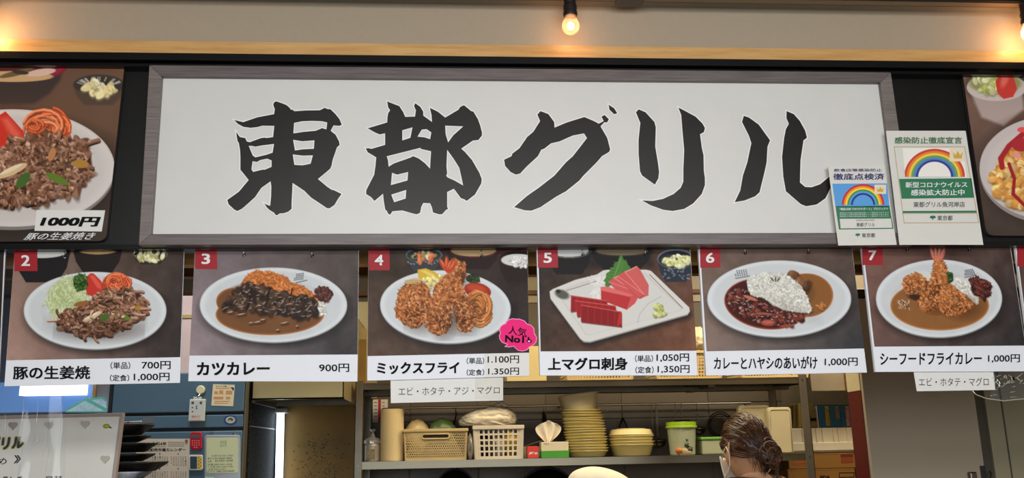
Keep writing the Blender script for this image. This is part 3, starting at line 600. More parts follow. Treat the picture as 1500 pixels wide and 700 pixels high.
def f1(p):
    p.grad((60, 50, 46), (48, 42, 40), (60, 50, 46), (50, 46, 44)); p.noise(10, 40, 2); p.plate(-330, 250, 300, 180)
def f8(p):
    p.grad((92, 72, 64), (80, 60, 54), (90, 70, 60), (56, 50, 50)); p.noise(10, 40, 2)
# ------------------------------------------------------------------ menu cards
YC = Y0+.015
def card(num, quad, pic, badge, o, k, fn, texts, label, edge=.006, hooks=(), bg=1, patch=None):
    base = P((quad[2][0]+quad[3][0])/2, (quad[2][1]+quad[3][1])/2, YC)
    t = thing('menu_card', label, 'menu card', base, 'menu cards hanging in a row under the sign')
    A = [P(x, y, YC) for x, y in quad]
    M().hexa(A, [p+Vector((-.0012, edge, 0)) for p in A]).build('board', m_card, t)
    p = Paint(pic, .8, o, k, seed=num+10); fn(p); p.build('photo_print', YC-.0006, t)
    if badge:
        x0, y0, x1, y1 = badge; bo = flat('number_badge', rq(x0, y0, x1, y1, 0, .02), YC-.0012, m_badge, t, depth=.0005)
        if num < 8:
            cx = (x0+x1)/2; hh = (y1-y0); wdt = hh*.42
            text(str(num), rq(cx-wdt/2, y0+hh*.24, cx+wdt/2, y0+hh*.76), YC-.0018, m_white_ink, bo, 'numeral', bold=.022)
    if patch: flat('price_sticker', patch, YC-.0009, m_paper, t, depth=.0003)
    for s, x0, y0, x1, y1, b in texts:
        X0, Y0_, X1, Y1 = o[0]+x0/k, o[1]+y0/k, o[0]+x1/k, o[1]+y1/k
        text(s, rq(X0, Y0_, X1, Y1, -.006, 0), YC-.0014, m_black_ink, t, 'lettering', bold=b)
    for hx, hy in hooks:
        c = P(hx, hy, YC-.002)
        loop = [(c.x+.0045*math.cos(a), YC-.002+.004*math.sin(a*.5), c.z+.0045*math.sin(a)) for a in np.linspace(-1.57, 3.6, 12)]
        M().tube([(c.x, YC-.003, z_bot+.006), (c.x, YC-.004, c.z+.008)]+loop, .0011, 6).build('wire_hook', m_wire, t, smooth=True)
        M().lathe((0, 0, 0), [(.0025, 0), (.0025, .0008)], 12).mesh
        e = M(); e.prism([(c.x+.003*math.cos(a), YC-.0015, c.z-.002+.003*math.sin(a)) for a in np.linspace(0, 6.28, 13)[:-1]], (0, -.0004, 0)); e.build('punched_hole', m_black_ink, t)
    return t
card(1, [(-240,372),(8,368),(-2,565),(-262,570)], [(-240,372),(6,368),(-1,528),(-255,532)], None, (0, 350), 3.181, f1, [], 'menu card at the left edge of the photo, only its right edge in view', .006)
card(2, [(21.5,366),(270,364),(263.5,560.6),(6.3,565.6)], [(21.5,366),(269.5,364),(264,523),(9.4,527.6)], (20.5, 366, 54.4, 397), (0, 350), 3.181, f2,
  [('豚の生姜焼', 60, 592, 420, 655, .024), ('（単品）', 515, 573, 607, 606, .012), ('700円', 660, 569, 795, 607, .012), ('（定食）', 512, 632, 602, 663, .012), ('1,000円', 623, 624, 790, 663, .012)],
  'menu card numbered 2 with ginger pork and shredded cabbage on an oval plate', hooks=((94, 376), (197, 373)))
card(3, [(285.8,364),(525.6,364),(523.5,558.7),(275.7,558.2)], [(286,364),(525.2,364),(523.7,519),(277.5,520.7)], (285.5, 364, 317.5, 394), (260, 350), 3.181, f3,
  [('カツカレー', 90, 574, 430, 636, .034), ('900円', 660, 581, 800, 620, .012)],
  'menu card numbered 3 with breaded cutlet under brown curry, priced 900 yen', hooks=((357, 373), (457, 374)))
card(4, [(540,366),(772.8,364),(775.4,550.7),(537.9,557.5)], [(540,366),(772.6,364),(775,516.4),(538.5,521.4)], (540, 366, 570.4, 395.7), (530, 350), 2.8, f4,
  [('ミックスフライ', 62, 505, 400, 555, .034), ('（単品）', 430, 486, 502, 513, .012), ('1.100円', 516, 478, 645, 510, .012), ('（定食）', 430, 534, 502, 560, .012), ('1.350円', 518, 528, 645, 558, .012)],
  'menu card numbered 4 with a mixed fry platter of prawns and croquette', hooks=((608, 375), (705, 374)), patch=[(710,518),(774.5,516.5),(775.2,550.5),(710,552.5)])
card(5, [(786.3,363),(1011,362.6),(1022,549.7),(791,549.9)], [(788.5,363),(1010.5,362.6),(1020.5,513.5),(792,514.6)], (787.5, 363, 817, 392), (780, 350), 3.181, f5,
  [('上マグロ刺身', 72, 553, 443, 613, .034), ('（単品）', 478, 541, 562, 573, .012), ('1,050円', 578, 534, 730, 573, .012), ('（定食）', 480, 594, 565, 626, .012), ('1,350円', 583, 588, 732, 626, .012)],
  'menu card numbered 5 with red tuna sashimi on a square white plate', hooks=((853, 372), (945, 372)))
card(6, [(1023,363),(1247.6,360),(1270,545.5),(1034.5,550)], [(1025.5,363),(1247.3,360),(1266,510.3),(1035,514.4)], (1025.4, 363, 1055, 392), (1015, 350), 3.181, f6,
  [('カレーとハヤシのあいがけ', 98, 548, 580, 608, .02), ('1,000円', 614, 553, 768, 593, .012)],
  'menu card numbered 6 with white rice between dark hash and brown curry', hooks=((1091, 370), (1184, 369)))
card(7, [(1261.6,360),(1480,360),(1508,543.7),(1282.3,544.6)], [(1264,360),(1479.5,360),(1502,506),(1281,507.6)], (1263, 360, 1293, 388), (1255, 350), 3.045, f7,
  [('シーフードフライカレー', 105, 508, 558, 562, .02), ('1,000円', 586, 515, 728, 552, .012)],
  'menu card numbered 7 with one upright fried prawn standing in curry', hooks=((1328, 365), (1419, 365)))
card(8, [(1487,361.5),(1700,362),(1735,542),(1512,544)], [(1489,361.5),(1700,362),(1730,508),(1508,508)], (1490, 361, 1520, 390), (1255, 350), 3.045, f8, [],
  'menu card cut off by the right edge of the photo, beside card 7')
# paper strips taped below two cards
def strip(quad, tx, label, patch=None, ptx=None):
    Ys = YC+.0068
    t = thing('paper_strip', label, 'paper strip', P((quad[2][0]+quad[3][0])/2, quad[2][1], Ys))
    flat('strip_sheet', quad, Ys-.0004, m_paper, t, depth=.0004)
    text(tx[0], tx[1], Ys-.001, mat('blue_grey_pen', (56, 54, 74), .6), t, bold=-.008)
    if patch:
        flat('pasted_patch', patch, Ys-.0009, mat('cream_patch', (226, 222, 212), .6), t, depth=.0004)
        text(ptx[0], ptx[1], Ys-.0014, mat('dark_pen', (36, 34, 40), .6), t, bold=-.002)
strip([(572,553),(737,551.5),(737,586.4),(572.5,590.3)], ('エビ・ホタテ・アジ・', rq(584, 567.5, 694, 579, -.01)), 'handwritten paper strip hanging below the mixed fry card', [(696,552),(737,551.5),(737,586),(696,584.4)], ('マグロ', rq(699, 566, 732, 577, -.01)))
strip([(1338,543),(1455,543),(1458,571),(1343,573)], ('エビ・ホタテ・マグロ', rq(1346, 553.5, 1448, 565.5, -.005, .04)), 'handwritten paper strip hanging below card 7 at the right')
# pink speech-bubble sticker
def cloud(cx, cy, w, h):
    out = []
    for i in range(96):
        a = 2*math.pi*i/96; k = .90+.10*abs(math.sin(a*4+.5)); out.append((cx+w*k*math.cos(a), cy+h*k*math.sin(a)))
        if i == 27: out.append((cx-w*.62+2, cy+h*.80))
    return out
ps = thing('pink_sticker', 'bright pink speech-bubble sticker on the corner of the mixed fry card', 'sticker', P(758, 512, YC-.004))
cl = [(746,468),(751,466.6),(755,467.5),(761,467.3),(768,470),(772,474.5),(778,476.5),(782,481),(782.5,488),(786,494),(785,501),(780.5,505.5),(775.5,508),(772,512),(766,514),(759,513),(755,509.5),(753,507),(746,508),(740,507.5),(742.5,505.5),(743,504),(736,501.5),(732.5,497),(731.5,491.5),(733.5,487.5),(731.5,483.5),(733.5,478),(737.5,475),(741,474),(743,470)]
shape('sticker_rim', [cl], YC-.0028, mat('pale_pink_rim', (246, 130, 190), .4, var=.03), ps, off=.6)
shape('sticker_sheet', [cl], YC-.0034, mat('fluorescent_pink', (250, 30, 128), .5, var=.05, spec=.15), ps, off=-.5)
text('人気', rq(745, 476, 772, 489, .2, -.03), YC-.004, m_black_ink, ps, bold=.012)
text('No1', rq(740, 490.5, 768, 501, .06, -.03), YC-.004, m_black_ink, ps, bold=.04)
shape('pointing_hand', [[(773,493.5),(775,493.3),(776,496.5),(779,498.5),(778.5,501.5),(775,502.5),(772,501),(771,497.5),(773,498)]], YC-.004, m_black_ink, ps)
shape('pointing_hand', [[(773.3,498.7),(776.6,498.3),(777,500.6),(775,501.6),(773,500.5)]], YC-.0043, mat('pale_pink_rim', (246, 130, 190)), ps)
# ------------------------------------------------------------------ posters at both ends of the sign
def rounded(quad, r, corners):
    out = []
    for i in range(4):
        p = Vector(quad[i]); a = Vector(quad[i-1])-p; b = Vector(quad[(i+1) % 4])-p; a.normalize(); b.normalize()
        if i in corners:
            for t in np.linspace(0, 1, 6):
                q0, q1 = p+a*r, p+b*r; out.append(tuple(q0*(1-t)**2+p*2*t*(1-t)+q1*t*t))
        else: out.append(tuple(p))
    return out
YP = Y0-.014
def poster(quad, label, fn, corner, gain=1.1):
    t = thing('food_poster', label, 'poster', P((quad[2][0]+quad[3][0])/2, quad[2][1], YP))
    rr = rounded(quad, 12, corner)
    M().prism([P(x, y, YP) for x, y in rr], (0, .012, 0)).build('poster_board', mat('dark_poster_edge', (60, 50, 44), .5), t)
    x0, y0 = quad[0]; p = Paint(quad, .75, (0, 0), 1.0, seed=5, gain=gain); fn(p)
    # corner cells of the print are cut round like the board
    o = p.build('photo_print', YP-.0008, t)
    me = o.data; b = bmesh.new(); b.from_mesh(me)
    kill = []
    for ci in corner:
        c = Vector(quad[ci]); a = (Vector(quad[ci-1])-c).normalized(); d = (Vector(quad[(ci+1) % 4])-c).normalized(); cc = P(*(c+a*12+d*12), YP-.0008)-org(t); rad = 12/FPX*YP*1.06; cw = P(*c, YP)-org(t)
        for v in b.verts:
            e = v.co-cc
            if e.x*(cw.x-cc.x) > 0 and e.z*(cw.z-cc.z) > 0 and math.hypot(e.x, e.z) > rad: kill.append(v)
    bmesh.ops.delete(b, geom=list(set(kill)), context='VERTS'); b.to_mesh(me); b.free()
    return t
def fp1(p):
    p.grad((90, 60, 52), (124, 88, 66), (58, 50, 46), (64, 54, 48)); p.noise(10, 40, 3)
    p.ell(115, 160, 60, 60, (112, 84, 66), soft=50, a=.7)
    p.poly([(-60,95),(96,92),(88,118),(72,138),(50,152),(-60,154)], (70, 57, 52), soft=6); p.ell(20, 98, 78, 22, (140, 40, 56)); p.ell(14, 98, 74, 19, (96, 44, 44)); p.ell(84, 92, 12, 18, (170, 50, 64), 30, a=.7)
    p.ell(20, 112, 58, 8, (214, 170, 120)); p.ell(60, 106, 22, 5, (230, 190, 170), -8); p.ell(24, 107, 26, 4, (120, 96, 66), -14); p.ell(30, 106, 12, 3, (70, 60, 50), 6)
    p.bowl(145, 124, 38, 15, (86, 70, 58), (70, 64, 60), (60, 56, 52), 30)
    for i in range(18): a = p.r.uniform(3.2, 6.2); p.line([(145+33*math.cos(a), 124+11*math.sin(a)), (145+26*math.cos(a), 125+7*math.sin(a))], 2, (190, 184, 176), .7)
    p.dabs([(123,126),(140,121),(168,124),(170,134),(150,140),(126,136)], 40, 5, [(232, 214, 160), (220, 200, 140), (240, 228, 190)], 2.0, 12, .7)
    p.plate(18, 246, 150, 86, (208, 200, 194), sh=(.4, 4, 10))
    p.ell(72, 186, 33, 26, (190, 84, 44)); p.strands(72, 186, 32, 26, 46, 3.4, [(230, 108, 62), (214, 90, 50), (242, 134, 88)])
    p.strands(50, 184, 18, 12, 12, 3.0, [(226, 104, 58)])
    p.poly([(-6,172),(8,163),(20,176),(34,192),(38,208),(20,216),(-6,218)], (206, 56, 40)); p.poly([(2,174),(12,172),(30,196),(26,206),(14,196)], (226, 98, 80), soft=8)
    meat = [(-6,226),(10,214),(40,202),(66,196),(100,204),(122,206),(132,222),(136,250),(122,272),(92,288),(50,300),(-6,302)]
    p.poly(meat, (70, 44, 34), soft=3); p.dabs(meat, 380, 5.6, BROWNM, 2.6, 34, .35); p.curls(meat, 50, 11, BROWNM); p.crumbs(meat, 500, 3, BROWNM)
    p.ell(18, 250, 24, 6, (216, 186, 140), -25); p.ell(16, 248, 18, 3, (236, 214, 180), -25); p.ell(34, 264, 14, 7, (70, 104, 46), -50); p.ell(84, 262, 18, 5.5, (98, 124, 46), 25); p.ell(118, 240, 12, 6, (176, 130, 60), 5); p.ell(76, 226, 5, 10, (190, 130, 84), 20)
q1 = [(-130,86),(183,88.5),(155,353),(-160,355)]
t1 = poster(q1, 'large ginger pork poster left of the signboard with a 1000 yen sticker', fp1, (2,))
st = flat('price_sticker', [(53.5,307.5),(154,308),(149,339),(50.5,338)], YP-.0016, m_paper, t1, depth=.0006)
text('1000円', [(60,317),(148,317.5),(146,332),(58,332)], YP-.0024, m_black_ink, st, 'price_lettering', bold=.045, shear=.15)
text('豚の生姜焼き', [(38,341),(141,340),(137,351),(34,351.5)], YP-.002, m_white_ink, t1, bold=.008, shear=.3)
def fp8(p):
    p.grad((132, 98, 84), (100, 80, 70), (70, 60, 54), (74, 62, 56)); p.noise(10, 40, 3)
    p.ell(1460, 125, 44, 28, (60, 52, 44), soft=10)
    p.poly([(1418,128),(1496,122),(1500,160),(1470,184),(1438,172)], (176, 158, 152), soft=5); p.ell(1460, 128, 44, 20, (206, 190, 184), 0); p.ell(1458, 122, 38, 15, (150, 150, 90), soft=3)
    p.dabs([(1422,120),(1440,108),(1475,112),(1484,128),(1460,136),(1430,132)], 40, 6, [(206, 200, 140), (170, 176, 96), (224, 216, 170)], 1.8, 20, .7)
    p.poly([(1461,136),(1458,120),(1466,104),(1475,100),(1484,110),(1490,130),(1484,142),(1470,145)], (206, 66, 56)); p.ell(1472, 116, 5, 12, (232, 110, 96), 20, soft=4)
    p.ell(1540, 250, 108, 82, (40, 34, 32), soft=26, a=.5); p.ell(1540, 250, 105, 78, (150, 138, 134)); p.ell(1540, 246, 105, 76, (200, 190, 188)); p.ell(1540, 248, 94, 64, (206, 196, 192), soft=6)
    om = [(1450,262),(1462,240),(1476,222),(1490,205),(1510,200),(1510,310),(1480,298),(1458,284)]
    p.poly(om, (186, 120, 52), soft=4); p.dabs(om, 170, 6, [(226, 170, 90), (206, 144, 66), (236, 196, 130), (196, 124, 56)], 1.6, 24, .6)
    p.line([(1500,195),(1478,214),(1466,232),(1468,245)], 8, (170, 44, 50)); p.line([(1478,240),(1486,262),(1484,284),(1500,300)], 5, (160, 40, 46)); p.ell(1496, 212, 14, 10, (176, 50, 56)); p.ell(1490, 228, 6, 4, (236, 150, 150)); p.ell(1498, 190, 8, 4, (230, 90, 90))
q8 = [(1409,100),(1640,102),(1680,346),(1445,345)]
poster(q8, 'large omelette rice poster at the right end of the sign wall', fp8, (3,))
# ------------------------------------------------------------------ two laminated notices
m_lam = mat('laminated_sheet', (232, 229, 222), .16, var=.02, scale=14, bump=.25, coat=.6)
m_green = mat('notice_green', (44, 124, 84), .45, var=.04); m_navy = mat('navy_print', (40, 44, 110), .5); m_greentx = mat('olive_green_print', (84, 124, 84), .5); m_grey_tx = mat('grey_print', (84, 84, 84), .5)
def rainbow(p, cx, cy, R, r, cols, ang=0, ky=1.0):
    n = len(cols); t = math.radians(ang)
    for i, c in enumerate(cols):
        rr = R-(R-r)*i/n; p.ell(cx, cy, rr, rr*ky, c, part=lambda x, y: -y)
    p.ell(cx, cy, r, r*ky, p.bgc, part=lambda x, y: -y+.0)
def notice_pic(quad, step, bg, cx, cy, R, r, cols, crown, ky):
    p = Paint(quad, step, (0, 0), 1.0, bg=bg, gain=1.15); p.bgc = bg; rainbow(p, cx, cy, R, r, cols, 0, ky)
    x0, y0, x1, y1 = crown; p.poly([(x0, y0), (x1, y0), (x1, y1), (x0, y1)], (226, 212, 186)); w_, h_ = x1-x0, y1-y0
    p.poly([(x0+w_*.2, y0+h_*.3), (x0+w_*.36, y0+h_*.55), (x0+w_*.5, y0+h_*.22), (x0+w_*.64, y0+h_*.55), (x0+w_*.8, y0+h_*.3), (x0+w_*.74, y0+h_*.78), (x0+w_*.26, y0+h_*.78)], (206, 166, 70))
    return p
def ginkgo(cx, cy, s, Y, par):
    shape('leaf_emblem', [[(cx-s, cy), (cx-s*.8, cy-s*.6), (cx-s*.15, cy-s*.8), (cx, cy-s*.5), (cx+s*.15, cy-s*.8), (cx+s*.8, cy-s*.6), (cx+s, cy), (cx+s*.4, cy+s*.2), (cx+s*.12, cy+s*.25), (cx+s*.1, cy+s*.8), (cx-s*.1, cy+s*.8), (cx-s*.12, cy+s*.25), (cx-s*.4, cy+s*.2)]], Y, mat('emblem_green', (30, 120, 84), .5), par)
YN = Y0-.05
n1 = thing('laminated_notice', 'small notice with a blue-sky rainbow picture at the sign\'s lower right corner', 'notice', P(1268, 359, YN))
flat('sheet', [(1213,243),(1295,240),(1313.5,358.5),(1228,359.5)], YN, m_lam, n1, depth=.0012)
a = YN-.0006
notice_pic([(1219.3,269),(1299.5,268.5),(1303,302.5),(1224,303)], .5, (92, 156, 214), 1264.2, 300, 31, 15, [(196, 48, 56), (238, 140, 50), (244, 206, 70), (70, 150, 80), (92, 156, 214), (50, 50, 130)], (1281, 270.5, 1298, 284), .98).build('rainbow_picture', a, n1)
flat('green_panel', [(1224,302),(1303,301.5),(1309,335),(1229,336)], a, m_green, n1, depth=.0004)
flat('name_panel', [(1230,320.5),(1305,320),(1307,333.5),(1231.5,334.5)], a-.0004, m_lam, n1, depth=.0003)
text('飲食店等感染防止', rq(1221.5, 247, 1292, 251.5, -.003), a-.0004, m_navy, n1, bold=.012)
text('徹底点検済', rq(1220.5, 254, 1295.5, 263.5, -.003), a-.0004, m_navy, n1, bold=.022)
text('「徹底点検 TOKYOサポート」プロジェクト', rq(1230, 304.5, 1301, 308, -.01), a-.0008, m_white_ink, n1, bold=.02)
for yy in (311, 313.6, 316.2): text('感染防止対策点検実施店舗として確認済であります', rq(1230, yy, 1302, yy+1.8, -.01), a-.0008, m_white_ink, n1, 'small_print')
text('東都グリル', rq(1254.5, 326.2, 1281.5, 332, -.01), a-.0012, m_grey_tx, n1, bold=.01)
text('感染防止徹底点検店', rq(1254, 321.6, 1281, 323.6, -.01), a-.0012, m_grey_tx, n1, 'small_print')
ginkgo(1256.5, 344.5, 3.6, a-.0004, n1); text('東京都', rq(1262.5, 341.5, 1282, 347.8, -.01), a-.0004, m_grey_tx, n1, bold=.01)
YN2 = Y0-.054
n2 = thing('laminated_notice', 'larger white notice with rainbow and green band right of the sign', 'notice', P(1378, 358, YN2))
P2 = [(1298,191.5),(1414.5,191.5),(1440.5,358.5),(1317.5,358.5)]
flat('sheet', P2, YN2, m_lam, n2, depth=.0012); a = YN2-.0006
m_gold = mat('thin_gold_line', (196, 160, 96), .4)
for qd in ([(1309.5,214.5),(1413,214.5),(1413.2,215.3),(1309.6,215.3)], [(1309.5,214.5),(1310.2,214.5),(1325,327),(1324.3,327)], [(1412.6,214.5),(1413.3,214.5),(1434,326),(1433.2,326)], [(1324,326),(1434,325.5),(1434,326.3),(1324,326.8)], [(1322,312.5),(1431,312),(1431,312.7),(1322,313.2)]): flat('border_line', qd, a, m_gold, n2, depth=.0003)
notice_pic([(1322,217),(1411,217),(1416,259.5),(1326,259.5)], .5, (232, 229, 222), 1369, 259, 44.5, 24, [(206, 70, 56), (226, 130, 56), (236, 200, 80), (110, 160, 90), (84, 130, 190), (60, 66, 140)], (1391, 216.5, 1415, 236.5), .92).build('rainbow_picture', a, n2)
flat('green_band', [(1317,262),(1423,261),(1427,289.5),(1321,291)], a, m_green, n2, depth=.0004)
flat('green_rule', [(1322,309),(1430.5,308.5),(1431,311.5),(1322.5,312)], a, m_green, n2, depth=.0004)
text('感染防止徹底宣言', rq(1310.5, 200.5, 1409.5, 210.5, .0), a-.0004, m_greentx, n2, bold=.022)
text('新型コロナウイルス', rq(1326.5, 266.5, 1417, 275, -.006), a-.0008, m_white_ink, n2, bold=.02)
text('感染拡大防止中', rq(1334.5, 277.5, 1413, 286.5, -.006), a-.0008, m_white_ink, n2, bold=.02)
text('東都グリル魚河岸店', rq(1338, 295.5, 1413.5, 303.5, -.003), a-.0004, m_grey_tx, n2, bold=.01)
ginkgo(1366.5, 319, 4.4, a-.0004, n2); text('東京都', rq(1373, 315.5, 1395.5, 323, -.005), a-.0004, m_grey_tx, n2, bold=.01)
# ================================================================== kitchen
RF, RB, SD = 3.82, 4.24, 3.86      # rack front, rack back, depth at which goods stand
m_plasticw = mat('cream_white_plastic', (214, 204, 184), .45, var=.04)
m_beige = mat('beige_plastic', (206, 182, 128), .5, var=.06)
m_dark = mat('dark_slot_shade', (24, 22, 20), .7)
# ---- steel rack
rk = thing('steel_rack', 'two-tier stainless steel kitchen rack behind the counter, full of tubs and baskets', 'rack', (P(850, 600, RF).x, RF, 0))
xa0, xa1 = P(519.5, 630, RF).x, P(531, 630, RF).x
xb0, xb1 = P(1174, 600, RF).x, P(1186, 600, RF).x
zs1 = P(850, 670, RF).z; zs0 = P(850, 681, RF).z       # main shelf
zt1 = P(850, 556.5, RF).z; zt0 = P(850, 566, RF).z     # top shelf
def angle_post(x0, x1, y0, y1, ztop):
    m = M(); t = .004
    m.box(x0, x1, y0, y0+t, 0, ztop); m.box(x0 if x0 < 0 else x1-t, x0+t if x0 < 0 else x1, y0, y1, 0, ztop); return m
for x0, x1 in ((xa0, xa1), (xb0, xb1)):
    angle_post(x0, x1, RF, RF+.034, zt1+.012).build('post', m_steel_dk, rk, bev=.001)
    angle_post(x0, x1, RB-.03, RB, zt1+.012).build('post', m_steel_dk, rk, bev=.001)
def shelf(z0, z1, name, m):
    b = M(); b.box(xa1-.03, xb0+.03, RF+.002, RB-.002, z1-.004, z1); b.box(xa0+.004, xb1-.004, RF+.0045, RF+.007, z0, z1); b.box(xa0+.02, xb1-.02, RB-.008, RB-.005, z0-.006, z1)
    b.box(xa0+.004, xa0+.008, RF+.01, RB-.01, z0, z1); b.box(xb1-.012, xb1-.008, RF+.01, RB-.01, z0, z1)
    return b.build(name, m, rk)
shelf(zs0, zs1, 'shelf', m_steel); shelf(zt0, zt1, 'shelf', m_steel); shelf(.25, .285, 'shelf', m_steel_dk)
M().box(xa0+.02, xb1-.02, RF+.16, RF+.19, zt0-.016, zt0).build('shelf_stiffener', m_steel_dk, rk)
for xx in (650, 1040): M().box(P(xx, 570, RF).x, P(xx, 570, RF).x+.03, RF+.02, RB-.02, zt0-.01, zt1-.005).build('shelf_stiffener', m_steel_dk, rk)
for x in (xa0+.017, xb0+.018):
    for z in (zs0+.016, zt0+.015): M().prism([(x+.004*math.cos(a), RF-.0005, z+.004*math.sin(a)) for a in np.linspace(0, 6.28, 9)[:-1]], (0, -.002, 0)).build('bolt', m_steel, rk)
def onS(px, Y=SD, top=None):
    """x position on the shelf and the shelf height"""
    return P(px, 668, Y).x, zs1+.0006
def hgt(py, Y, px=850): return P(px, py, Y).z
# ---- paper towel roll
xL, xR = P(556, 635, SD).x, P(590.5, 635, SD).x; xc = (xL+xR)/2; r = (xR-xL)/2; zt = hgt(599, SD, 573)
t = thing('paper_towel_roll', 'tall cream paper towel roll standing at the left end of the shelf', 'paper roll', (xc, SD+r, zs1+.0006))
m_towel = mat('cream_towel_paper', (226, 206, 158), .8, var=.05, scale=60, bump=.3)
M().lathe((xc, SD+r, zs1+.0006), [(r*.985, 0), (r, .003), (r, zt-zs1-.003), (r*.985, zt-zs1)], 40).build('paper', m_towel, t, smooth=False)
M().lathe((xc, SD+r, zt), [(r*.35, .0), (r*.35, .0012), (r*.28, .0012), (r*.28, 0)], 24).build('core', mat('cardboard_core', (150, 116, 74), .8), t)
# ---- jar with clear film left of the roll
x, z = onS(545, SD+.05); t = thing('spice_jar', 'small pale jar with a loose film cover left of the paper towel roll', 'jar', (x, SD+.06, z))
M().lathe((x, SD+.06, z), [(.033, 0), (.034, .004), (.034, .066), (.030, .074)], 24).build('body', mat('clear_grey_jar', (170, 164, 150), .25, var=.15), t)
M().lathe((x, SD+.06, z+.074), [(.036, 0), (.037, .012), (.030, .02), (.012, .026), (.004, .045), (.014, .06)], 14).build('film_cover', film('wrap_film', (230, 228, 220), .4, .25, .15, 60, .9), t)
M().box(x-.02, x+.014, SD+.024, SD+.0262, z+.01, z+.05).build('paper_label', mat('jar_label', (150, 138, 110), .7, var=.5, scale=90), t)
# ---- papers hung at the back left
Yh = BW-.02
def hungpaper(x0, y0, x1, y1, label, red):
    bx_ = pb(x0, y0, x1, y1, Yh-.02, .002); t = thing('hanging_pamphlet', label, 'pamphlet', (bx_[0], Yh-.02, bx_[4]))
    M().box(*bx_).build('sheet', m_paper, t)
    if red: M().box(*pb(x0+(x1-x0)*.68, y0, x1, y1, Yh-.0215, .0015)).build('red_stripe', mat('crimson_stripe', (190, 30, 60), .5), t)
    for i in range(5): M().box(*pb(x0+2, y0+4+i*5, x0+(x1-x0)*.55, y0+5+i*5, Yh-.021, .001)).build('print_line', m_grey_tx, t)
hungpaper(546, 585, 557.5, 619, 'narrow white pamphlet with a crimson edge hanging behind the towel roll', True)
hungpaper(557.9, 585, 568, 603, 'plain white pamphlet hanging behind the top of the towel roll', False)
# ---- baskets
def basket(name, label, x0, x1, Y, dep, z0, h, m, cell, taper=.93, handle=False, squares=False, group=None, rim=.012):
    t = thing(name, label, 'basket', ((x0+x1)/2, Y+dep/2, z0), group)
    cx, cy = (x0+x1)/2, Y+dep/2; W, D = (x1-x0)/2, dep/2
    def pt(u, v, face):      # u -1..1 along the face, v 0..1 up
        k = taper+(1-taper)*v
        if face == 0: return Vector((cx+u*W*k, cy-D*k, z0+v*h))
        if face == 1: return Vector((cx+u*W*k, cy+D*k, z0+v*h))
        if face == 2: return Vector((cx-W*k, cy+u*D*k, z0+v*h))
        return Vector((cx+W*k, cy+u*D*k, z0+v*h))
    b = M()
    for face in (0, 1, 2, 3):
        Lf = 2*W if face < 2 else 2*D; inw = (Vector((0, 1, 0)), Vector((0, -1, 0)), Vector((1, 0, 0)), Vector((-1, 0, 0)))[face]*.0022
        def seg(u0, v0, u1, v1, wd):
            a, c = pt(u0, v0, face), pt(u1, v1, face); d = (c-a); 
            if d.length < 1e-5: return
            n = d.cross(inw).normalized()*wd/2
            b.hexa([a+n, c+n, c-n, a-n], [a+n+inw, c+n+inw, c-n+inw, a-n+inw])
        seg(-1, .035, 1, .035, h*.09); seg(-1, .93, 1, .93, h*.12); seg(-.985, 0, -.985, 1, .008); seg(.985, 0, .985, 1, .008)
        nu = max(3, int(Lf/cell)); nv = max(2, int(h*.8/cell))
        if squares:
            for i in range(nu+1): u = -1+2*i/nu; seg(u, .04, u, .95, cell*.38)
            for j in range(nv+1): v = .06+.84*j/nv; seg(-1, v, 1, v, cell*.36)
            seg(-.94, 0, -.94, 1, cell*1.0); seg(.94, 0, .94, 1, cell*1.0)
        else:
            for i in range(nu*2):
                u = -1+i/nu
                for dr in (1, -1):
                    # diagonal bars, climbing one half-height of face per bar
                    du = dr*(h*.84)/Lf*2*.577
                    u0, v0, u1, v1 = u, .07, u+du, .9
                    if u1 > 1: v1 = v0+(1-u0)/(u1-u0)*(v1-v0); u1 = 1
                    if u1 < -1: v1 = v0+(-1-u0)/(u1-u0)*(v1-v0); u1 = -1
                    seg(u0, v0, u1, v1, cell*.15)
            for j in range(nv*2+1): v = .07+.83*j/(nv*2); seg(-1, v, 1, v, cell*.13)
            if handle and face == 0:
                for u0, v0, u1, v1, wd in ((-.36, .86, .36, .86, .010), (-.36, .60, .36, .60, .010), (-.36, .6, -.36, .86, .010), (.36, .6, .36, .86, .010), (-.33, .73, .33, .73, .03)): 
                    if wd < .02: seg(u0, v0, u1, v1, wd)
    b.build('lattice', m, t)
    q = M(); k = taper; q.box(cx-W*k, cx+W*k, cy-D*k, cy+D*k, z0, z0+.003); q.build('base', m, t)
    rm = M(); e = .005
    for x_0, x_1, y_0, y_1 in ((cx-W-e, cx+W+e, cy-D-e, cy-D+.004), (cx-W-e, cx+W+e, cy+D-.004, cy+D+e), (cx-W-e, cx-W+.004, cy-D, cy+D), (cx+W-.004, cx+W+e, cy-D, cy+D)): rm.box(x_0, x_1, y_0, y_1, z0+h-rim, z0+h)
    rm.build('rim', m, t, bev=.0015)
    if handle:
        zc = z0+h*.755; yy = cy-D*(taper+(1-taper)*.755)-.002; hp = []; hw, hh = W*.36, h*.075
        for a in np.linspace(-math.pi/2, math.pi/2, 7): hp.append((cx+hw+hh*math.cos(a), yy, zc+hh*math.sin(a)))
        for a in np.linspace(math.pi/2, 3*math.pi/2, 7): hp.append((cx-hw+hh*math.cos(a), yy, zc+hh*math.sin(a)))
        M().tube(hp, .0035, 6, closed=True).build('handle', m, t)
        M().prism([(p[0]*1, yy+.0015, p[2]) for p in hp], (0, .001, 0)).build('handle_slot_shade', m_dark, t)  # dark plate stands in for the shade inside the slot
    return t
x0, x1 = P(591.5, 640, SD).x, P(684.5, 640, SD).x
hb = hgt(628, SD, 640)-zs1
b1 = basket('storage_basket', 'beige plastic basket with star lattice and slot handle beside the paper roll', x0, x1, SD, .2, zs1+.0006, hb, m_beige, .0185, .95, handle=True)
x2, x3 = P(694, 640, SD).x, P(766.5, 640, SD).x
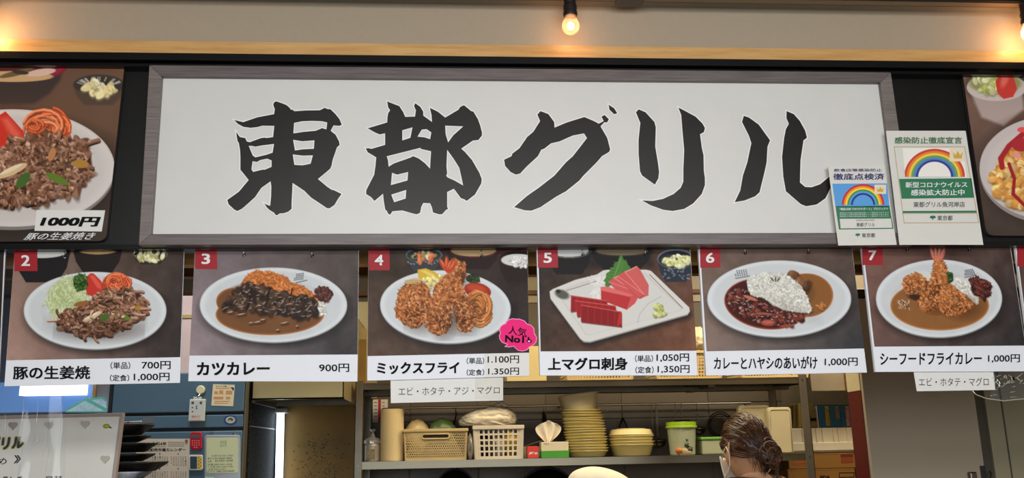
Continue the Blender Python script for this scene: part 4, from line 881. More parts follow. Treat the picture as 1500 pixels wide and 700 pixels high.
b2 = basket('storage_basket', 'white plastic basket with square holes under the knotted bag', x2, x3, SD, .2, zs1+.0006, hgt(623, SD, 730)-zs1, m_plasticw, .0195, .94, squares=True, rim=.016)
def lump(name, parent, c, rad, m, seed=0, amp=.12, res=3, freq=3., loc=None):
    b = bmesh.new(); bmesh.ops.create_icosphere(b, subdivisions=res, radius=1)
    from mathutils import noise
    for v in b.verts:
        n = noise.noise(v.co*freq+Vector((seed*7.3, seed, 0)))+.5*noise.noise(v.co*freq*2.3+Vector((seed, 3, 1)))
        rd = 1-abs(n)*amp*2+amp*.4; v.co = Vector((v.co.x*rad[0]*rd+c[0], v.co.y*rad[1]*rd+c[1], max(-rad[2]*.96, v.co.z*rad[2]*rd)+c[2]))
    me = bpy.data.meshes.new(name); b.to_mesh(me); b.free(); return link(name, me, m, parent, loc, smooth=True)
# things inside / on the baskets
zb_ = zs1+hb
c1 = P(611, 628, SD+.08); tag(lump('food_packet', None, (c1.x, SD+.1, zb_-.028), (.056, .05, .075), mat('cream_packet', (228, 206, 150), .35, var=.06, bump=.3), 2, .05, loc=(c1.x, SD+.1, zb_-.1)), 'round cream packet poking out of the beige basket, left', 'packet')
c2 = P(648, 628, SD+.08); tag(lump('food_packet', None, (c2.x, SD+.1, zb_-.03), (.066, .05, .078), mat('green_packet', (96, 128, 72), .3, var=.25, scale=18, bump=.3), 5, .14, loc=(c2.x, SD+.1, zb_-.108)), 'crinkled green packet poking out of the beige basket', 'packet')
for i, (dx, dz, col) in enumerate(((-.06, .055, (30, 28, 28)), (.0, .05, (200, 200, 196)), (.055, .06, (196, 166, 50)), (-.02, .05, (90, 80, 60)))):
    tag(lump('snack_bag', None, ((x2+x3)/2+dx, SD+.1, zs1+dz), (.04, .06, dz*.98), mat('snack_bag_%d' % i, col, .35, var=.3), i+11, .15, 2, loc=((x2+x3)/2+dx, SD+.1, zs1+.003)), ['black bag at the left inside the white basket', 'silvery white bag in the middle of the white basket', 'yellow bag at the right inside the white basket', 'brown bag seen through the white basket holes'][i], 'bag')
# knotted plastic bag on the white basket
m_bag = mat('white_plastic_bag', (214, 204, 182), .3, var=.06, scale=6, bump=.5, sss=.0)
zw = hgt(623, SD, 730)+.002
xl, xr = P(670.5, 610, SD).x, P(760.5, 610, SD).x
t = thing('plastic_bag', 'knotted white plastic bag lying across the top of the white basket', 'bag', ((xl+xr)/2, SD+.09, zw))
from mathutils import noise as nz_
b = bmesh.new(); bmesh.ops.create_icosphere(b, subdivisions=5, radius=1)
W_, cx_, H_ = (xr-xl)/2, (xl+xr)/2, hgt(592, SD, 720)-zw
for v in b.verts:
    d = v.co.copy(); prof = .60+.40*min(1, max(0, (d.x+1.0)/1.1))
    if d.x > .75: prof *= 1-(d.x-.75)*.5
    wr = .16*abs(nz_.noise(Vector((d.x*2.2+d.z*3, d.y*3, d.z*2.5))))+.09*abs(nz_.noise(Vector((d.x*7, d.y*6, d.z*7+2))))
    sx = math.copysign(abs(d.x)**.8, d.x); sz = max(-.55, math.copysign(abs(d.z)**.8, d.z))
    v.co = Vector((cx_+sx*W_*(1-wr), SD+.09+d.y*.09*(1-wr), zw+(sz+.55)/1.55*H_*prof*(1-wr*1.5)))
me = bpy.data.meshes.new('bag_body'); b.to_mesh(me); b.free(); link('bag_body', me, m_bag, t, smooth=True)
kn = P(731, 593, SD+.05); lump('knot', t, (kn.x, SD+.07, kn.z), (.016, .014, .011), m_bag, 4, .3, 3, 6)
for a, l in ((2.6, .045), (.2, .03), (-.35, .04)): M().tube([(kn.x, SD+.07, kn.z), (kn.x+l*.5*math.cos(a), SD+.065, kn.z+.012*math.sin(a)+.008), (kn.x+l*math.cos(a), SD+.06, kn.z+l*math.sin(a)*.5)], [.006, .009, .003], 7).build('bag_tail', m_bag, t, smooth=True)
# tied thin bag standing between the baskets
tag(lump('clear_bag', None, ((P(689, 650, SD).x), SD+.03, zs1+.055), (.014, .06, .056), film('wrap_film', (230, 228, 220), .4, .25, .15, 60, .9), 9, .2, 3, loc=(P(689, 650, SD).x, SD+.03, zs1+.0006)), 'thin clear plastic bag squeezed between the beige and white baskets', 'bag')
# ---- small boxes and tissue
def carton(name, label, cat, px0, py0, px1, py1, Y, dep, m, z0=None):
    b_ = list(pb(px0, py0, px1, py1, Y, dep)); z0 = zs1+.0006 if z0 is None else z0
    t = thing(name, label, cat, ((b_[0]+b_[1])/2, Y+dep/2, z0)); M().box(b_[0], b_[1], Y, Y+dep, z0, b_[5]).build('body', m, t, bev=.0015); t['_z'] = b_[5]; t['_b'] = b_[:2]; return t
t = carton('small_red_box', 'small red box with white lettering left of the tissue box', 'box', 772.5, 653.5, 788.5, 669, SD, .05, mat('red_carton', (206, 52, 34), .5, var=.05))
text('JET', rq(774.5, 662, 782.5, 666, -.02), SD-.0006, m_white_ink, t, bold=.05, shear=.3); text('業務用', rq(783, 662.3, 787.5, 665.5, -.02), SD-.0006, m_white_ink, t, bold=.02)
t = carton('grey_carton', 'plain grey-white carton with slanted flap behind the red box', 'box', 766, 654, 792, 669, SD+.07, .08, mat('grey_white_carton', (150, 146, 130), .6))
b_ = t['_b']; M().hexa([(b_[0], SD+.07, t['_z']), (b_[1]+.02, SD+.07, t['_z']+.03), (b_[1]+.02, SD+.072, t['_z']+.026), (b_[0], SD+.072, t['_z']-.002)], [(b_[0], SD+.15, t['_z']), (b_[1]+.02, SD+.15, t['_z']+.03), (b_[1]+.02, SD+.15, t['_z']+.026), (b_[0], SD+.15, t['_z']-.002)]).build('flap', mat('grey_white_carton', (0, 0, 0)), t)
t = carton('tissue_box', 'white tissue box with a green base band and a tissue pulled up', 'tissue box', 793, 647, 833, 669, SD, .11, mat('white_tissue_carton', (214, 204, 178), .6, var=.03))
bb = t['_b']; zg = hgt(660, SD, 812)
M().box(bb[0]-.0006, bb[1]+.0006, SD-.0008, SD+.1105, zs1+.0012, zg).build('green_band', mat('grass_green_band', (64, 150, 30), .5, var=.04), t)
text('tissue', rq(796.5, 649, 804, 651, 0), SD-.001, m_grey_tx, t, 'small_print')
# tissue plume
cx0 = P(806, 647, SD).x; ztb = t['_z']; ztop = hgt(614.5, SD, 806); Hh = ztop-ztb; me = M(); nU, nV = 36, 16; vv = []
for j in range(nV+1):
    v = j/nV; wv = (.012+.044*math.sin(min(1, v*1.15)*math.pi*.62)**1.2)*(1 if v < .75 else math.sqrt(max(.0, 1-((v-.75)/.25)**2))*.75+.25)
    for i in range(nU+1):
        u = -1+2*i/nU; vv.append((cx0-.006+u*wv+.006*v, SD+.05+.010*math.sin(u*9+v*2)*(1-.3*v)+.014*(1-u*u)*-1, ztb-.002+Hh*v-.012*abs(u)**2*v))
me.add(vv, [(j*(nU+1)+i, j*(nU+1)+i+1, (j+1)*(nU+1)+i+1, (j+1)*(nU+1)+i) for j in range(nV) for i in range(nU)])
o = link('tissue_sheet', me.mesh(), mat('soft_white_tissue', (232, 224, 206), .9, var=.02), t, smooth=True); sd = o.modifiers.new('s', 'SOLIDIFY'); sd.thickness = .001
# ---- round tub stacks
m_tub = mat('yellowed_clear_plastic_tub', (224, 208, 138), .22, var=.05, scale=9, alpha=.82, coat=.3)
m_tubtop = mat('frosted_clear_plastic', (236, 230, 200), .2, var=.05, alpha=.72, coat=.4)
def tub_profile(r, h, th=.0012):
    return [(r*.80, 0), (r*.86, .004), (r*.97, h*.80), (r*.985, h*.82), (r, h*.90), (r*1.02, h*.905), (r*1.025, h), (r*1.0, h), (r*.985, h*.9), (r*.955, h*.8), (r*.84, .006), (r*.1, .005)]
def tub(label, x, y, z, r, h, m, tilt=0, group=None):
    t = thing('round_tub', label, 'tub', (x, y, z), group)
    M().lathe((x, y, z), tub_profile(r, h), 40).build('body', m, t, smooth=True)
    M().lathe((x, y, z+h*.93), [(r*1.0, 0), (r*1.045, .0008), (r*1.045, .003), (r*1.0, .0036)], 40).build('rim', m, t, smooth=False)
    return t
rt = (P(896, 640, SD).x-P(831.5, 640, SD).x)/2/1.045; xc = P(865, 660, SD).x; yc = SD+rt+.01
ztop_ = hgt(599, SD+.05, 858); N_ = 16; hs = .026; pitch = (ztop_-zs1-hs)/(N_-1)
ORD = ['bottom', 'second', 'third', 'fourth', 'fifth', 'sixth', 'seventh', 'eighth', 'ninth', 'tenth', 'eleventh', 'twelfth', 'thirteenth', 'fourteenth', 'fifteenth', 'sixteenth']
z = zs1+.0008; proto = tub('round clear tub at the very bottom of the tall leaning stack', xc, yc, z, rt, hs, m_tub, group='nested round tubs in the tall stack')
for i in range(1, N_):
    u = i/(N_-1); dx = -.020*u**1.6+.0015*math.sin(i*1.7)
    c = tree_copy(proto, (dx, .002*math.cos(i*2.1), pitch*i), 'round clear tub, %s from the bottom of the tall leaning stack' % ORD[i])
    c.rotation_euler = (random.uniform(-.008, .008), -.05*u+random.uniform(-.006, .006), random.uniform(0, 6))
c = tub('frosted clear tub standing open at the top of the tall leaning stack', xc-.022, yc, ztop_-.012, rt*.97, hgt(577, SD+.05, 858)-ztop_+.016, m_tubtop, group='nested round tubs in the tall stack'); c.rotation_euler = (0, -.13, 0)
# short stack with an upside-down tub on top
rt2 = (P(966, 650, SD).x-P(898.5, 650, SD).x)/2/1.045; xc2 = P(932.5, 660, SD).x; yc2 = SD+rt2+.01
p2 = tub('wide round tub at the bottom of the short stack', xc2, yc2, zs1+.0008, rt2, .05, m_tub, group='nested wide tubs in the short stack')
zz = [.013, .025, .037]
for i, dz in enumerate(zz):
    c = tree_copy(p2, (.002*(-1)**i, 0, dz), ['second', 'third', 'fourth'][i]+' wide round tub from the bottom of the short stack'); c.rotation_euler = (0, random.uniform(-.01, .01), i)
ht2 = hgt(626.5, SD, 930)-zs1; zb2 = zs1+.0008+.037+.05+.002
t = thing('upturned_tub', 'upside-down beige tub with a domed base capping the short stack', 'tub', (xc2, yc2, zb2)); H2 = zs1+ht2-zb2
M().lathe((xc2, yc2, zb2), [(rt2*1.03, 0), (rt2*1.03, .004), (rt2*.985, .006), (rt2*.95, H2*.72), (rt2*.88, H2*.86), (rt2*.70, H2*.90), (rt2*.66, H2*.99), (rt2*.55, H2), (.002, H2)], 40).build('body', mat('beige_tub_plastic', (220, 204, 148), .25, var=.04, coat=.3), t, smooth=True)
# ---- green-lidded containers
m_clear = mat('cloudy_clear_container', (186, 192, 160), .22, var=.12, scale=12, alpha=.78, coat=.3); m_lime = mat('lime_green_lid', (150, 186, 40), .35, var=.05)
def canister(label, px0, px1, pyt, Y, lidh, mlid, contents):
    x0, x1 = P(px0, 650, Y).x, P(px1, 650, Y).x; r = (x1-x0)/2/1.08; cx = (x0+x1)/2; zt = hgt(pyt, Y, px0); h = zt-zs1-.0006; z = zs1+.0006
    t = thing('food_container', label, 'container', (cx, Y+r, z))
    M().lathe((cx, Y+r, z), [(r*.82, 0), (r*.86, .004), (r*.98, h-lidh), (r*.98, h-.004)], 36).build('body', m_clear, t, smooth=False)
    M().lathe((cx, Y+r, z+h-lidh), [(r*1.0, 0), (r*1.08, 0), (r*1.08, .005), (r*1.03, .007), (r*1.03, lidh), (r*.9, lidh+.001), (r*.88, lidh-.002), (.002, lidh-.002)], 36).build('lid', mlid, t, smooth=False)
    for i, (dx, dz, rr, col) in enumerate(contents): lump('food_piece', t, (cx+dx*r, Y+r*.30, z+dz*h), (rr*r, r*.3, rr*r*.8), mat('food_piece_%d%d%d' % col, col, .5, var=.3), i+3, .3, 2, 4)
    return t
canister('tall clear container with a lime lid holding dark greens and carrot', 981.5, 1028, 618, SD, .024, m_lime, [(-.4, .14, .28, (206, 120, 50)), (.1, .3, .26, (50, 62, 44)), (.25, .18, .3, (60, 66, 48)), (0, .1, .5, (176, 160, 120)), (.1, .46, .14, (40, 52, 36))])
x0, x1 = P(1027.5, 650, SD+.02).x, P(1085, 650, SD+.02).x; zt = hgt(639.5, SD+.02, 1060)
t = thing('food_container', 'low clear container with a green lid half hidden behind the woman\'s head', 'container', ((x0+x1)/2, SD+.08, zs1+.0006))
M().box(x0+.004, x1-.004, SD+.024, SD+.14, zs1+.0006, zt-.012).build('body', m_clear, t, bev=.006); M().box(x0, x1, SD+.02, SD+.145, zt-.012, zt).build('lid', mat('grass_green_lid', (110, 168, 60), .35), t, bev=.003)
lump('food_piece', t, ((x0+x1)/2, SD+.08, zs1+.04), (.07, .045, .034), mat('shredded_greens', (136, 140, 84), .6, var=.4, scale=50), 4, .3, 3, 5)
# ---- upright translucent trays
m_tray = mat('frosted_white_tray', (196, 184, 146), .35, var=.06, scale=5, alpha=.9)
def tray(px0, py0, px1, Y, label, tilt):
    x0, x1 = P(px0, 630, Y).x, P(px1, 630, Y).x; zt = hgt(py0, Y, px0); z = zs1+.0006; cx = (x0+x1)/2; W = (x1-x0)/2; H = zt-z; rc = .014
    pts = [(cx-W*.93, z), (cx+W*.93, z)]+[(cx+W-rc+rc*math.sin(a), zt-rc+rc*math.cos(a)) for a in (1.57, 1.0, .5, 0)]+[(cx-W+rc-rc*math.sin(a), zt-rc+rc*math.cos(a)) for a in (0, .5, 1.0, 1.57)]
    t = thing('plastic_tray', label, 'tray', (cx, Y+.02, z))
    M().prism([(x, Y, zz_) for x, zz_ in pts], (0, .035, 0)).build('body', m_tray, t, bev=.004, seg=3)
    ins = [(cx+(x-cx)*.86, z+(zz_-z)*.93+.004) for x, zz_ in pts]; M().tube([(x, Y-.0005, zz_) for x, zz_ in ins], .002, 6, closed=True).build('raised_edge', m_tray, t, smooth=True)
    return t
tray(1084, 593.5, 1130, SD+.03, 'taller frosted plastic tray standing upright behind the woman\'s head', 0)
tray(1127, 596.5, 1161.5, SD-.01, 'narrower frosted plastic tray standing upright by the right post of the rack', 0)
# ---- utensils hanging from the rail behind
t = thing('utensil_rail', 'thin steel rail along the kitchen wall behind the tubs', 'rail', (0, BW-.04, P(850, 594, BW-.04).z)); zr = P(850, 594, BW-.04).z
M().tube([(P(560, 594, BW-.04).x, BW-.04, zr), (P(1100, 594, BW-.04).x, BW-.04, zr)], .004, 8).build('rod', m_steel_dk, t)
for px in (565, 820, 1095): x = P(px, 594, BW-.04).x; M().box(x-.006, x+.006, BW-.04, BW, zr-.006, zr+.006).build('bracket', m_steel_dk, t)
m_blackh = mat('black_rubber_handle', (20, 19, 18), .5)
def utensil(px, y0, y1, w, label, m, kind):
    Y = BW-.046; x = P(px, 600, Y).x; za, zb__ = P(px, y0, Y).z, P(px, y1, Y).z
    t = thing('hanging_utensil', label, 'utensil', (x, Y, zr))
    M().tube([(x, Y-.004, zr+.004), (x, Y-.008, zr+.0), (x, Y-.006, za)], .0018, 6).build('hook', m_steel_dk, t)
    if kind == 'ladle':
        M().box(x-w/2, x+w/2, Y-.008, Y-.005, zb__, za).build('handle', m, t, bev=.001)
        M().lathe((x, Y-.02, zb__-.03), [(.004, -.02), (.025, -.012), (.036, .008), (.037, .02), (.034, .02), (.024, -.008)], 20).build('bowl', m_steel, t, smooth=True)
    elif kind == 'strap':
        M().tube([(x, Y-.006, za), (x+.004, Y-.012, (za*2+zb__)/3), (x-.008, Y-.016, zb__)], [w*.35, w*.9, w*1.1], 10).build('handle', m, t, smooth=True)
    else:
        M().tube([(x, Y-.01, za), (x-.016, Y-.012, (za+zb__)/2), (x-.022, Y-.012, zb__)], .0045, 8).build('arm', m, t, smooth=True); M().tube([(x, Y-.01, za), (x+.016, Y-.012, (za+zb__)/2), (x+.022, Y-.012, zb__)], .0045, 8).build('arm', m, t, smooth=True)
utensil(954, 596, 640, .006, 'steel ladle with a thin handle hanging right of the short tub stack', m_steel, 'ladle')
utensil(961, 597, 640, .011, 'steel spatula with a wide handle hanging beside the thin ladle', m_steel, 'ladle')
utensil(989, 596, 615, .006, 'steel skimmer hanging above the lime lid, left handle', m_steel, 'ladle')
utensil(998, 598, 612, .009, 'steel ladle hanging above the lime lid, right handle', m_steel, 'ladle')
utensil(1020, 604, 622, .012, 'steel turner hanging right of the lime lid', m_steel, 'ladle')
utensil(796, 603, 655, .016, 'thick black-handled tool hanging behind the tissue box', m_blackh, 'strap')
utensil(911, 612, 634, .006, 'black tongs hanging above the upturned tub', m_blackh, 'tongs')
utensil(667, 598, 625, .004, 'thin black tool hanging above the green packet', m_blackh, 'strap')
x = P(1055, 620, BW-.03).x; t = thing('wire_sieve', 'round dark wire sieve hanging behind the low green-lidded container', 'sieve', (x, BW-.03, zr)); zc2 = P(1055, 622, BW-.03).z
for rr in (.062, .052): M().tube([(x+rr*math.cos(a), BW-.035, zc2+rr*math.sin(a)) for a in np.linspace(0, 6.28, 29)[:-1]], .003, 6, closed=True).build('ring', m_blackh, t)
for k in range(-5, 6): hh_ = math.sqrt(.06**2-(k*.01)**2); M().tube([(x+k*.01, BW-.034, zc2-hh_), (x+k*.01, BW-.034, zc2+hh_)], .0008, 4).build('mesh_wire', m_steel_dk, t)
# woks hanging under the shelf
m_wok = mat('black_iron_wok', (12, 12, 12), .4, .6, var=.3)
def wok(px, py, wpx, label):
    Y = RF+.10; c = P(px, py, Y); r = (P(px+wpx/2, py, Y).x-P(px-wpx/2, py, Y).x)/2; zt = zs0-.008
    t = thing('iron_wok', label, 'wok', (c.x, Y, zt-r*1.9)); prof = []
    for a in np.linspace(0, 1.3, 9): prof.append((r*math.sin(a)/math.sin(1.3), -r*.55*(math.cos(a)-math.cos(1.3))/(1-math.cos(1.3))))
    b = M(); b.lathe((0, 0, 0), [(p[0]+.0005, p[1]) for p in prof]+[(p[0]*.97, p[1]+.004) for p in prof[::-1]], 36, cap=False); R = Matrix.Rotation(math.radians(90), 3, 'X')
    b.v = [tuple(R @ Vector(v)+Vector((c.x, Y+.03, zt-r))) for v in b.v]; b.build('bowl', m_wok, t, smooth=True)
    M().tube([(c.x+r*math.cos(a), Y+.03, zt-r+r*math.sin(a)) for a in np.linspace(0, 6.28, 33)[:-1]], .003, 6, closed=True).build('rim', m_wok, t, smooth=True)
    M().tube([(c.x, Y+.03, zt-.004), (c.x, Y+.02, zt+.006)], .003, 6).build('hook', m_steel_dk, t)
wok(667, 700, 54, 'small black iron wok hanging under the shelf below the baskets'); wok(803, 712, 90, 'large black iron wok hanging under the shelf below the tissue box')
# ---- goods on the top shelf
zT = zt1+.0006
def topbasket(px0, px1, label, first=None):
    Y = RF+.03; x0, x1 = P(px0, 540, Y).x, P(px1, 540, Y).x
    return basket('shallow_basket', label, x0, x1, Y, .25, zT, hgt(514, Y, px0)-zT, m_beige, .014, .9, squares=True, group='shallow baskets on the top shelf')
topbasket(826, 932, 'shallow beige basket on the top shelf above the tall tub stack')
topbasket(958, 1062, 'shallow beige basket on the top shelf behind card 5 and 6')
topbasket(1082, 1189, 'shallow beige basket at the right end of the top shelf')
Yk = RF+.04
t = thing('plastic_bag', 'crumpled white plastic bag on a basket, seen between cards 5 and 6', 'bag', (P(1030, 500, Yk).x, Yk+.1, hgt(513, Yk, 1030)))
lump('bag_body', t, (P(1030, 500, Yk).x, Yk+.1, hgt(495, Yk, 1030)), (.09, .08, .062), mat('warm_white_bag', (226, 212, 176), .3, bump=.5, scale=8), 3, .2, 4, 3)
m_carton = mat('pale_carton', (206, 190, 138), .7, var=.05)
bx_ = pb(742, 507, 800, 552, Yk, .2); t = thing('cardboard_carton', 'pale carton on the top shelf seen between cards 4 and 5', 'box', ((bx_[0]+bx_[1])/2, Yk+.1, zT))
M().box(bx_[0], bx_[1], Yk, Yk+.2, zT, bx_[5]).build('body', m_carton, t, bev=.002); M().box(bx_[0], bx_[1], Yk+.05, Yk+.055, bx_[5], bx_[5]+.004).build('flap', m_carton, t)
bx_ = pb(580, 548, 735, 552, Yk, .2); t = thing('flat_tray', 'flat pale tray on the top shelf above the paper strip', 'tray', ((bx_[0]+bx_[1])/2, Yk+.1, zT)); M().box(bx_[0], bx_[1], Yk, Yk+.2, zT, zT+.012).build('base', m_carton, t, bev=.002); M().box(bx_[0]-.004, bx_[1]+.004, Yk-.004, Yk+.004, zT+.004, zT+.02).build('lip', m_carton, t)
# ---- range hood, cooking bay
HF = 3.55
m_gold = mat('brushed_hood_steel', (206, 190, 142), .34, .65, var=.06, scale=10, stretch=(1, 1, 40))
hx0, hx1 = P(369, 570, HF).x, P(503.5, 570, HF).x; hz0, hz1 = P(440, 584.5, HF).z, P(440, 441, HF).z
t = thing('range_hood', 'stainless steel range hood over the dark cooking bay', 'hood', ((hx0+hx1)/2, HF+.3, hz0))
M().box(hx0, hx1, HF, HF+.004, hz0, hz1).box(hx0, hx1, HF, HF+.02, hz0, hz0+.006).build('front_panel', m_gold, t)
M().box(hx0, hx0+.004, HF, BW-.04, hz0, hz1).build('side_panel', m_gold, t); M().box(hx1-.004, hx1, HF, BW-.04, hz0, hz1).build('side_panel', m_gold, t)
M().box(hx0, hx1, HF, BW-.04, hz1-.004, hz1).build('top_panel', m_gold, t)
M().box(hx0+.004, hx1-.004, HF+.02, BW-.05, hz0+.03, hz0+.034).build('inner_lining', mat('dark_lining', (52, 46, 40), .5), t)  # inner lining coloured dark
M().box(hx0+.004, hx1-.004, HF+.45, HF+.47, hz0-.0, hz0+.05).build('inner_baffle', m_steel_dk, t)
struct('wall_panel', M().box(P(480, 560, BW-.03).x, P(552, 560, BW-.03).x, BW-.03, BW-.012, P(520, 584, BW-.03).z, P(520, 442, BW-.03).z), m_gold)
# bay side wall: speckled dark panel, and its back splash
XS = P(364.5, 640, HF).x
m_speck = bpy.data.materials.new('speckled_black_panel'); m_speck.use_nodes = True; nt = m_speck.node_tree; b_ = nt.nodes['Principled BSDF']
tc = nt.nodes.new('ShaderNodeTexCoord'); vn = nt.nodes.new('ShaderNodeTexNoise'); vn.inputs['Scale'].default_value = 170; vn.inputs['Detail'].default_value = 2; rp = nt.nodes.new('ShaderNodeValToRGB')
rp.color_ramp.elements[0].position = .60; rp.color_ramp.elements[0].color = (.008, .009, .011, 1); rp.color_ramp.elements[1].position = .72; rp.color_ramp.elements[1].color = (.14, .17, .2, 1)
nt.links.new(tc.outputs['Object'], vn.inputs['Vector']); nt.links.new(vn.outputs['Fac'], rp.inputs[0]); nt.links.new(rp.outputs[0], b_.inputs['Base Color']); b_.inputs['Roughness'].default_value = .75; b_.inputs['Specular IOR Level'].default_value = .15
YB = PX(405, 640, XS).y
YB = min(YB, BW-.08)
zpt = PX(385, 590, XS).z
struct('wall_bay', M().box(XS-.005, XS, HF+.01, YB, 0, hz0+.05), m_speck)
zj = PX(390, 627, XS).z
struct('trim_11', M().box(XS, XS+.0015, HF+.01, YB, zj-.002, zj+.002).box(XS, XS+.012, HF+.02, YB, hz0-.01, hz0+.01), m_steel_dk)
m_stain = mat('stained_splash_board', (156, 116, 46), .6, col2=(104, 86, 46), scale=3)
struct('wall_splash', M().box(XS, P(533, 640, YB).x, YB, YB+.02, 0, hz0+.3), m_stain)
# oil pits in the splash board
pit = mat('dark_oil_spot', (38, 26, 10), .5); mm = M(); rr_ = random.Random(4)
for k in range(190):
    px = rr_.gauss(470, 20); py = rr_.uniform(640, 700)+rr_.gauss(0, 4)
    if not (425 < px < 515) or py < 632: continue
    c = P(px, py, YB-.0005); a = rr_.uniform(.0015, .004); b2_ = a*rr_.uniform(.4, .9); th = rr_.uniform(-.7, .2)
    mm.prism([(c.x+a*math.cos(g)*math.cos(th)-b2_*math.sin(g)*math.sin(th), YB-.0002, c.z+a*math.cos(g)*math.sin(th)+b2_*math.sin(g)*math.cos(th)) for g in np.linspace(0, 6.28, 7)[:-1]], (0, -.0008, 0))
o = mm.build('oil_spots', pit); o['kind'] = 'stuff'; o['label'] = 'dark oil spots spattered over the yellow-brown splash board'; o['category'] = 'spots'
# tube light in the corner of the bay
tc_ = PX(411, 650, XS+.03); Yt = YB-.05; pt_ = P(411, 605, Yt); pb_ = P(407.5, 760, Yt)
t = thing('tube_light', 'bright vertical tube light in the corner of the cooking bay', 'lamp', (pb_.x, Yt, pb_.z))
mt_ = mat('tube_light_glow', (240, 250, 255), .4, emit=(228, 244, 255), estr=5)
M().tube([pb_, pt_], .0165, 14).build('tube', mt_, t, smooth=True)
M().box(pt_.x-.028, pt_.x+.034, Yt-.025, Yt+.03, pt_.z, pt_.z+.02).build('end_cap', mat('bright_cap', (210, 214, 218), .3), t, bev=.006)
M().box(pb_.x-.02, pb_.x+.02, Yt-.02, Yt+.03, pb_.z-.02, pb_.z).build('end_cap', mat('bright_cap', (210, 214, 218), .3), t)
M().box(pt_.x-.012, pt_.x+.012, Yt+.018, YB, pb_.z-.02, pt_.z+.02).build('back_rail', m_steel_dk, t)
# ---- refrigerator at the left
FY = 3.5
m_fr = mat('blue_grey_fridge_steel', (84, 112, 130), .45, .1, var=.05, scale=2); m_fr2 = mat('pale_fridge_edge', (110, 104, 92), .4, .2); m_gask = mat('dark_gasket', (30, 32, 36), .6)  # blue light from the left is put into the refrigerator steel's colour
fx0, fx1 = P(162.5, 600, FY).x, P(355.5, 640, FY).x; fzt = P(260, 546, FY).z; fza, fzb, fzc, fzd = P(260, 602, FY).z, P(260, 606, FY).z, P(260, 627, FY).z, P(260, 632, FY).z
t = thing('refrigerator', 'blue-grey kitchen refrigerator behind the black dishes, covered with notes and magnets', 'refrigerator', ((fx0+fx1)/2, FY+.35, 0))
M().box(fx0, fx1, FY+.03, FY+.7, .05, fzt).build('body', m_fr, t)
for a_, b__ in ((fzb+.004, fzt), (.1, fzd)): 
    d_ = M().box(fx0+.002, fx1-.002, FY, FY+.028, b__ if False else min(a_, b__), max(a_, b__)).build('door', m_fr, t, bev=.004)
M().box(fx0+.002, fx1-.002, FY+.004, FY+.028, fzc, fzb-.006).build('control_panel', m_fr, t, bev=.003)
M().box(fx0+.004, fx1-.004, FY+.012, FY+.03, fzd, fzc).build('gasket', m_gask, t); M().box(fx0+.004, fx1-.004, FY+.012, FY+.03, fzb-.006, fzb+.004).build('gasket', m_gask, t)
M().box(fx0-.012, fx0, FY+.002, FY+.03, .1, fzt).build('side_edge', m_gask, t); M().box(fx1, P(357.3, 640, FY).x, FY+.006, FY+.6, .1, fzt).build('side_trim', m_fr2, t)
for xx in (fx0+.04, fx1-.04): M().box(xx-.02, xx+.02, FY+.08, FY+.12, 0, .05).build('foot', m_gask, t)
M().box(*pb(209, 609.5, 225.5, 619.5, FY+.002, .003)).build('name_plate', mat('silver_plate', (130, 140, 150), .35, .6), t)
pbq = pb(256, 428, 290, 546, FY+.1, .3); 
t = thing('storage_box', 'pale pink-white box on top of the refrigerator between cards 2 and 3', 'box', ((fx0+fx1)/2, FY+.25, fzt+.0006))
M().box(P(236, 480, FY+.1).x, P(330, 480, FY+.1).x, FY+.1, FY+.45, fzt+.0006, P(276, 433, FY+.1).z).build('body', mat('pink_white_box', (226, 196, 190), .6), t, bev=.003)
M().box(P(235, 480, FY+.1).x, P(331, 480, FY+.1).x, FY+.095, FY+.455, P(276, 466, FY+.1).z, P(276, 461, FY+.1).z).build('tape_band', mat('ochre_band', (186, 160, 100), .6), t)
# items on the fridge
YM = FY-.0006
def q_box(x0, y0, x1, y1, Y, d): return pb(x0, y0, x1, y1, Y-d, d)
t = thing('cream_notice', 'cream notice with orange print on the upper refrigerator door', 'notice', P(329, 594, YM)); flat('sheet', [(312,562.5),(344,563.5),(341.5,595),(309.5,594)], YM-.0006, mat('cream_notice_paper', (232, 218, 176), .6, var=.03), t)
m_or = mat('orange_print', (224, 150, 96), .6)
for i, (a0, b0, a1, b1) in enumerate(((314,573,319,577),(321,571.5,327,577),(331,572,340,577.5),(313,581,327,584.5),(331,581,337,584.5),(316,568,338,569),(314,587,336,588.2),(314,590,334,591))): flat('printed_mark', rq(a0, b0, a1, b1), YM-.001, m_or, t, depth=.0003)
text('省エネのお願い', rq(316, 564.5, 334, 566.8), YM-.001, mat('blue_grey_pen', (56, 54, 74)), t)
shape('blue_mark', [[(338,567),(343,567.5),(342,573),(340,570)]], YM-.001, m_navy, t)
t = thing('oval_sticker', 'blue-rimmed oval sticker on the refrigerator door panel', 'sticker', P(338, 621, YM))
ov = lambda k: [(337.5+9.8*k*math.cos(a), 615+6.9*k*math.sin(a)) for a in np.linspace(0, 6.28, 29)[:-1]]
shape('blue_rim', [ov(1)], FY+.0028, mat('deep_blue_print', (40, 70, 150), .4), t); shape('centre', [ov(.72)], FY+.0022, mat('pale_olive_print', (196, 196, 160), .5), t)
shape('emblem', [[(333,617),(335,612.5),(338.5,611.5),(342,614),(340,617),(337,614.5)]], FY+.0018, m_grey_tx, t)
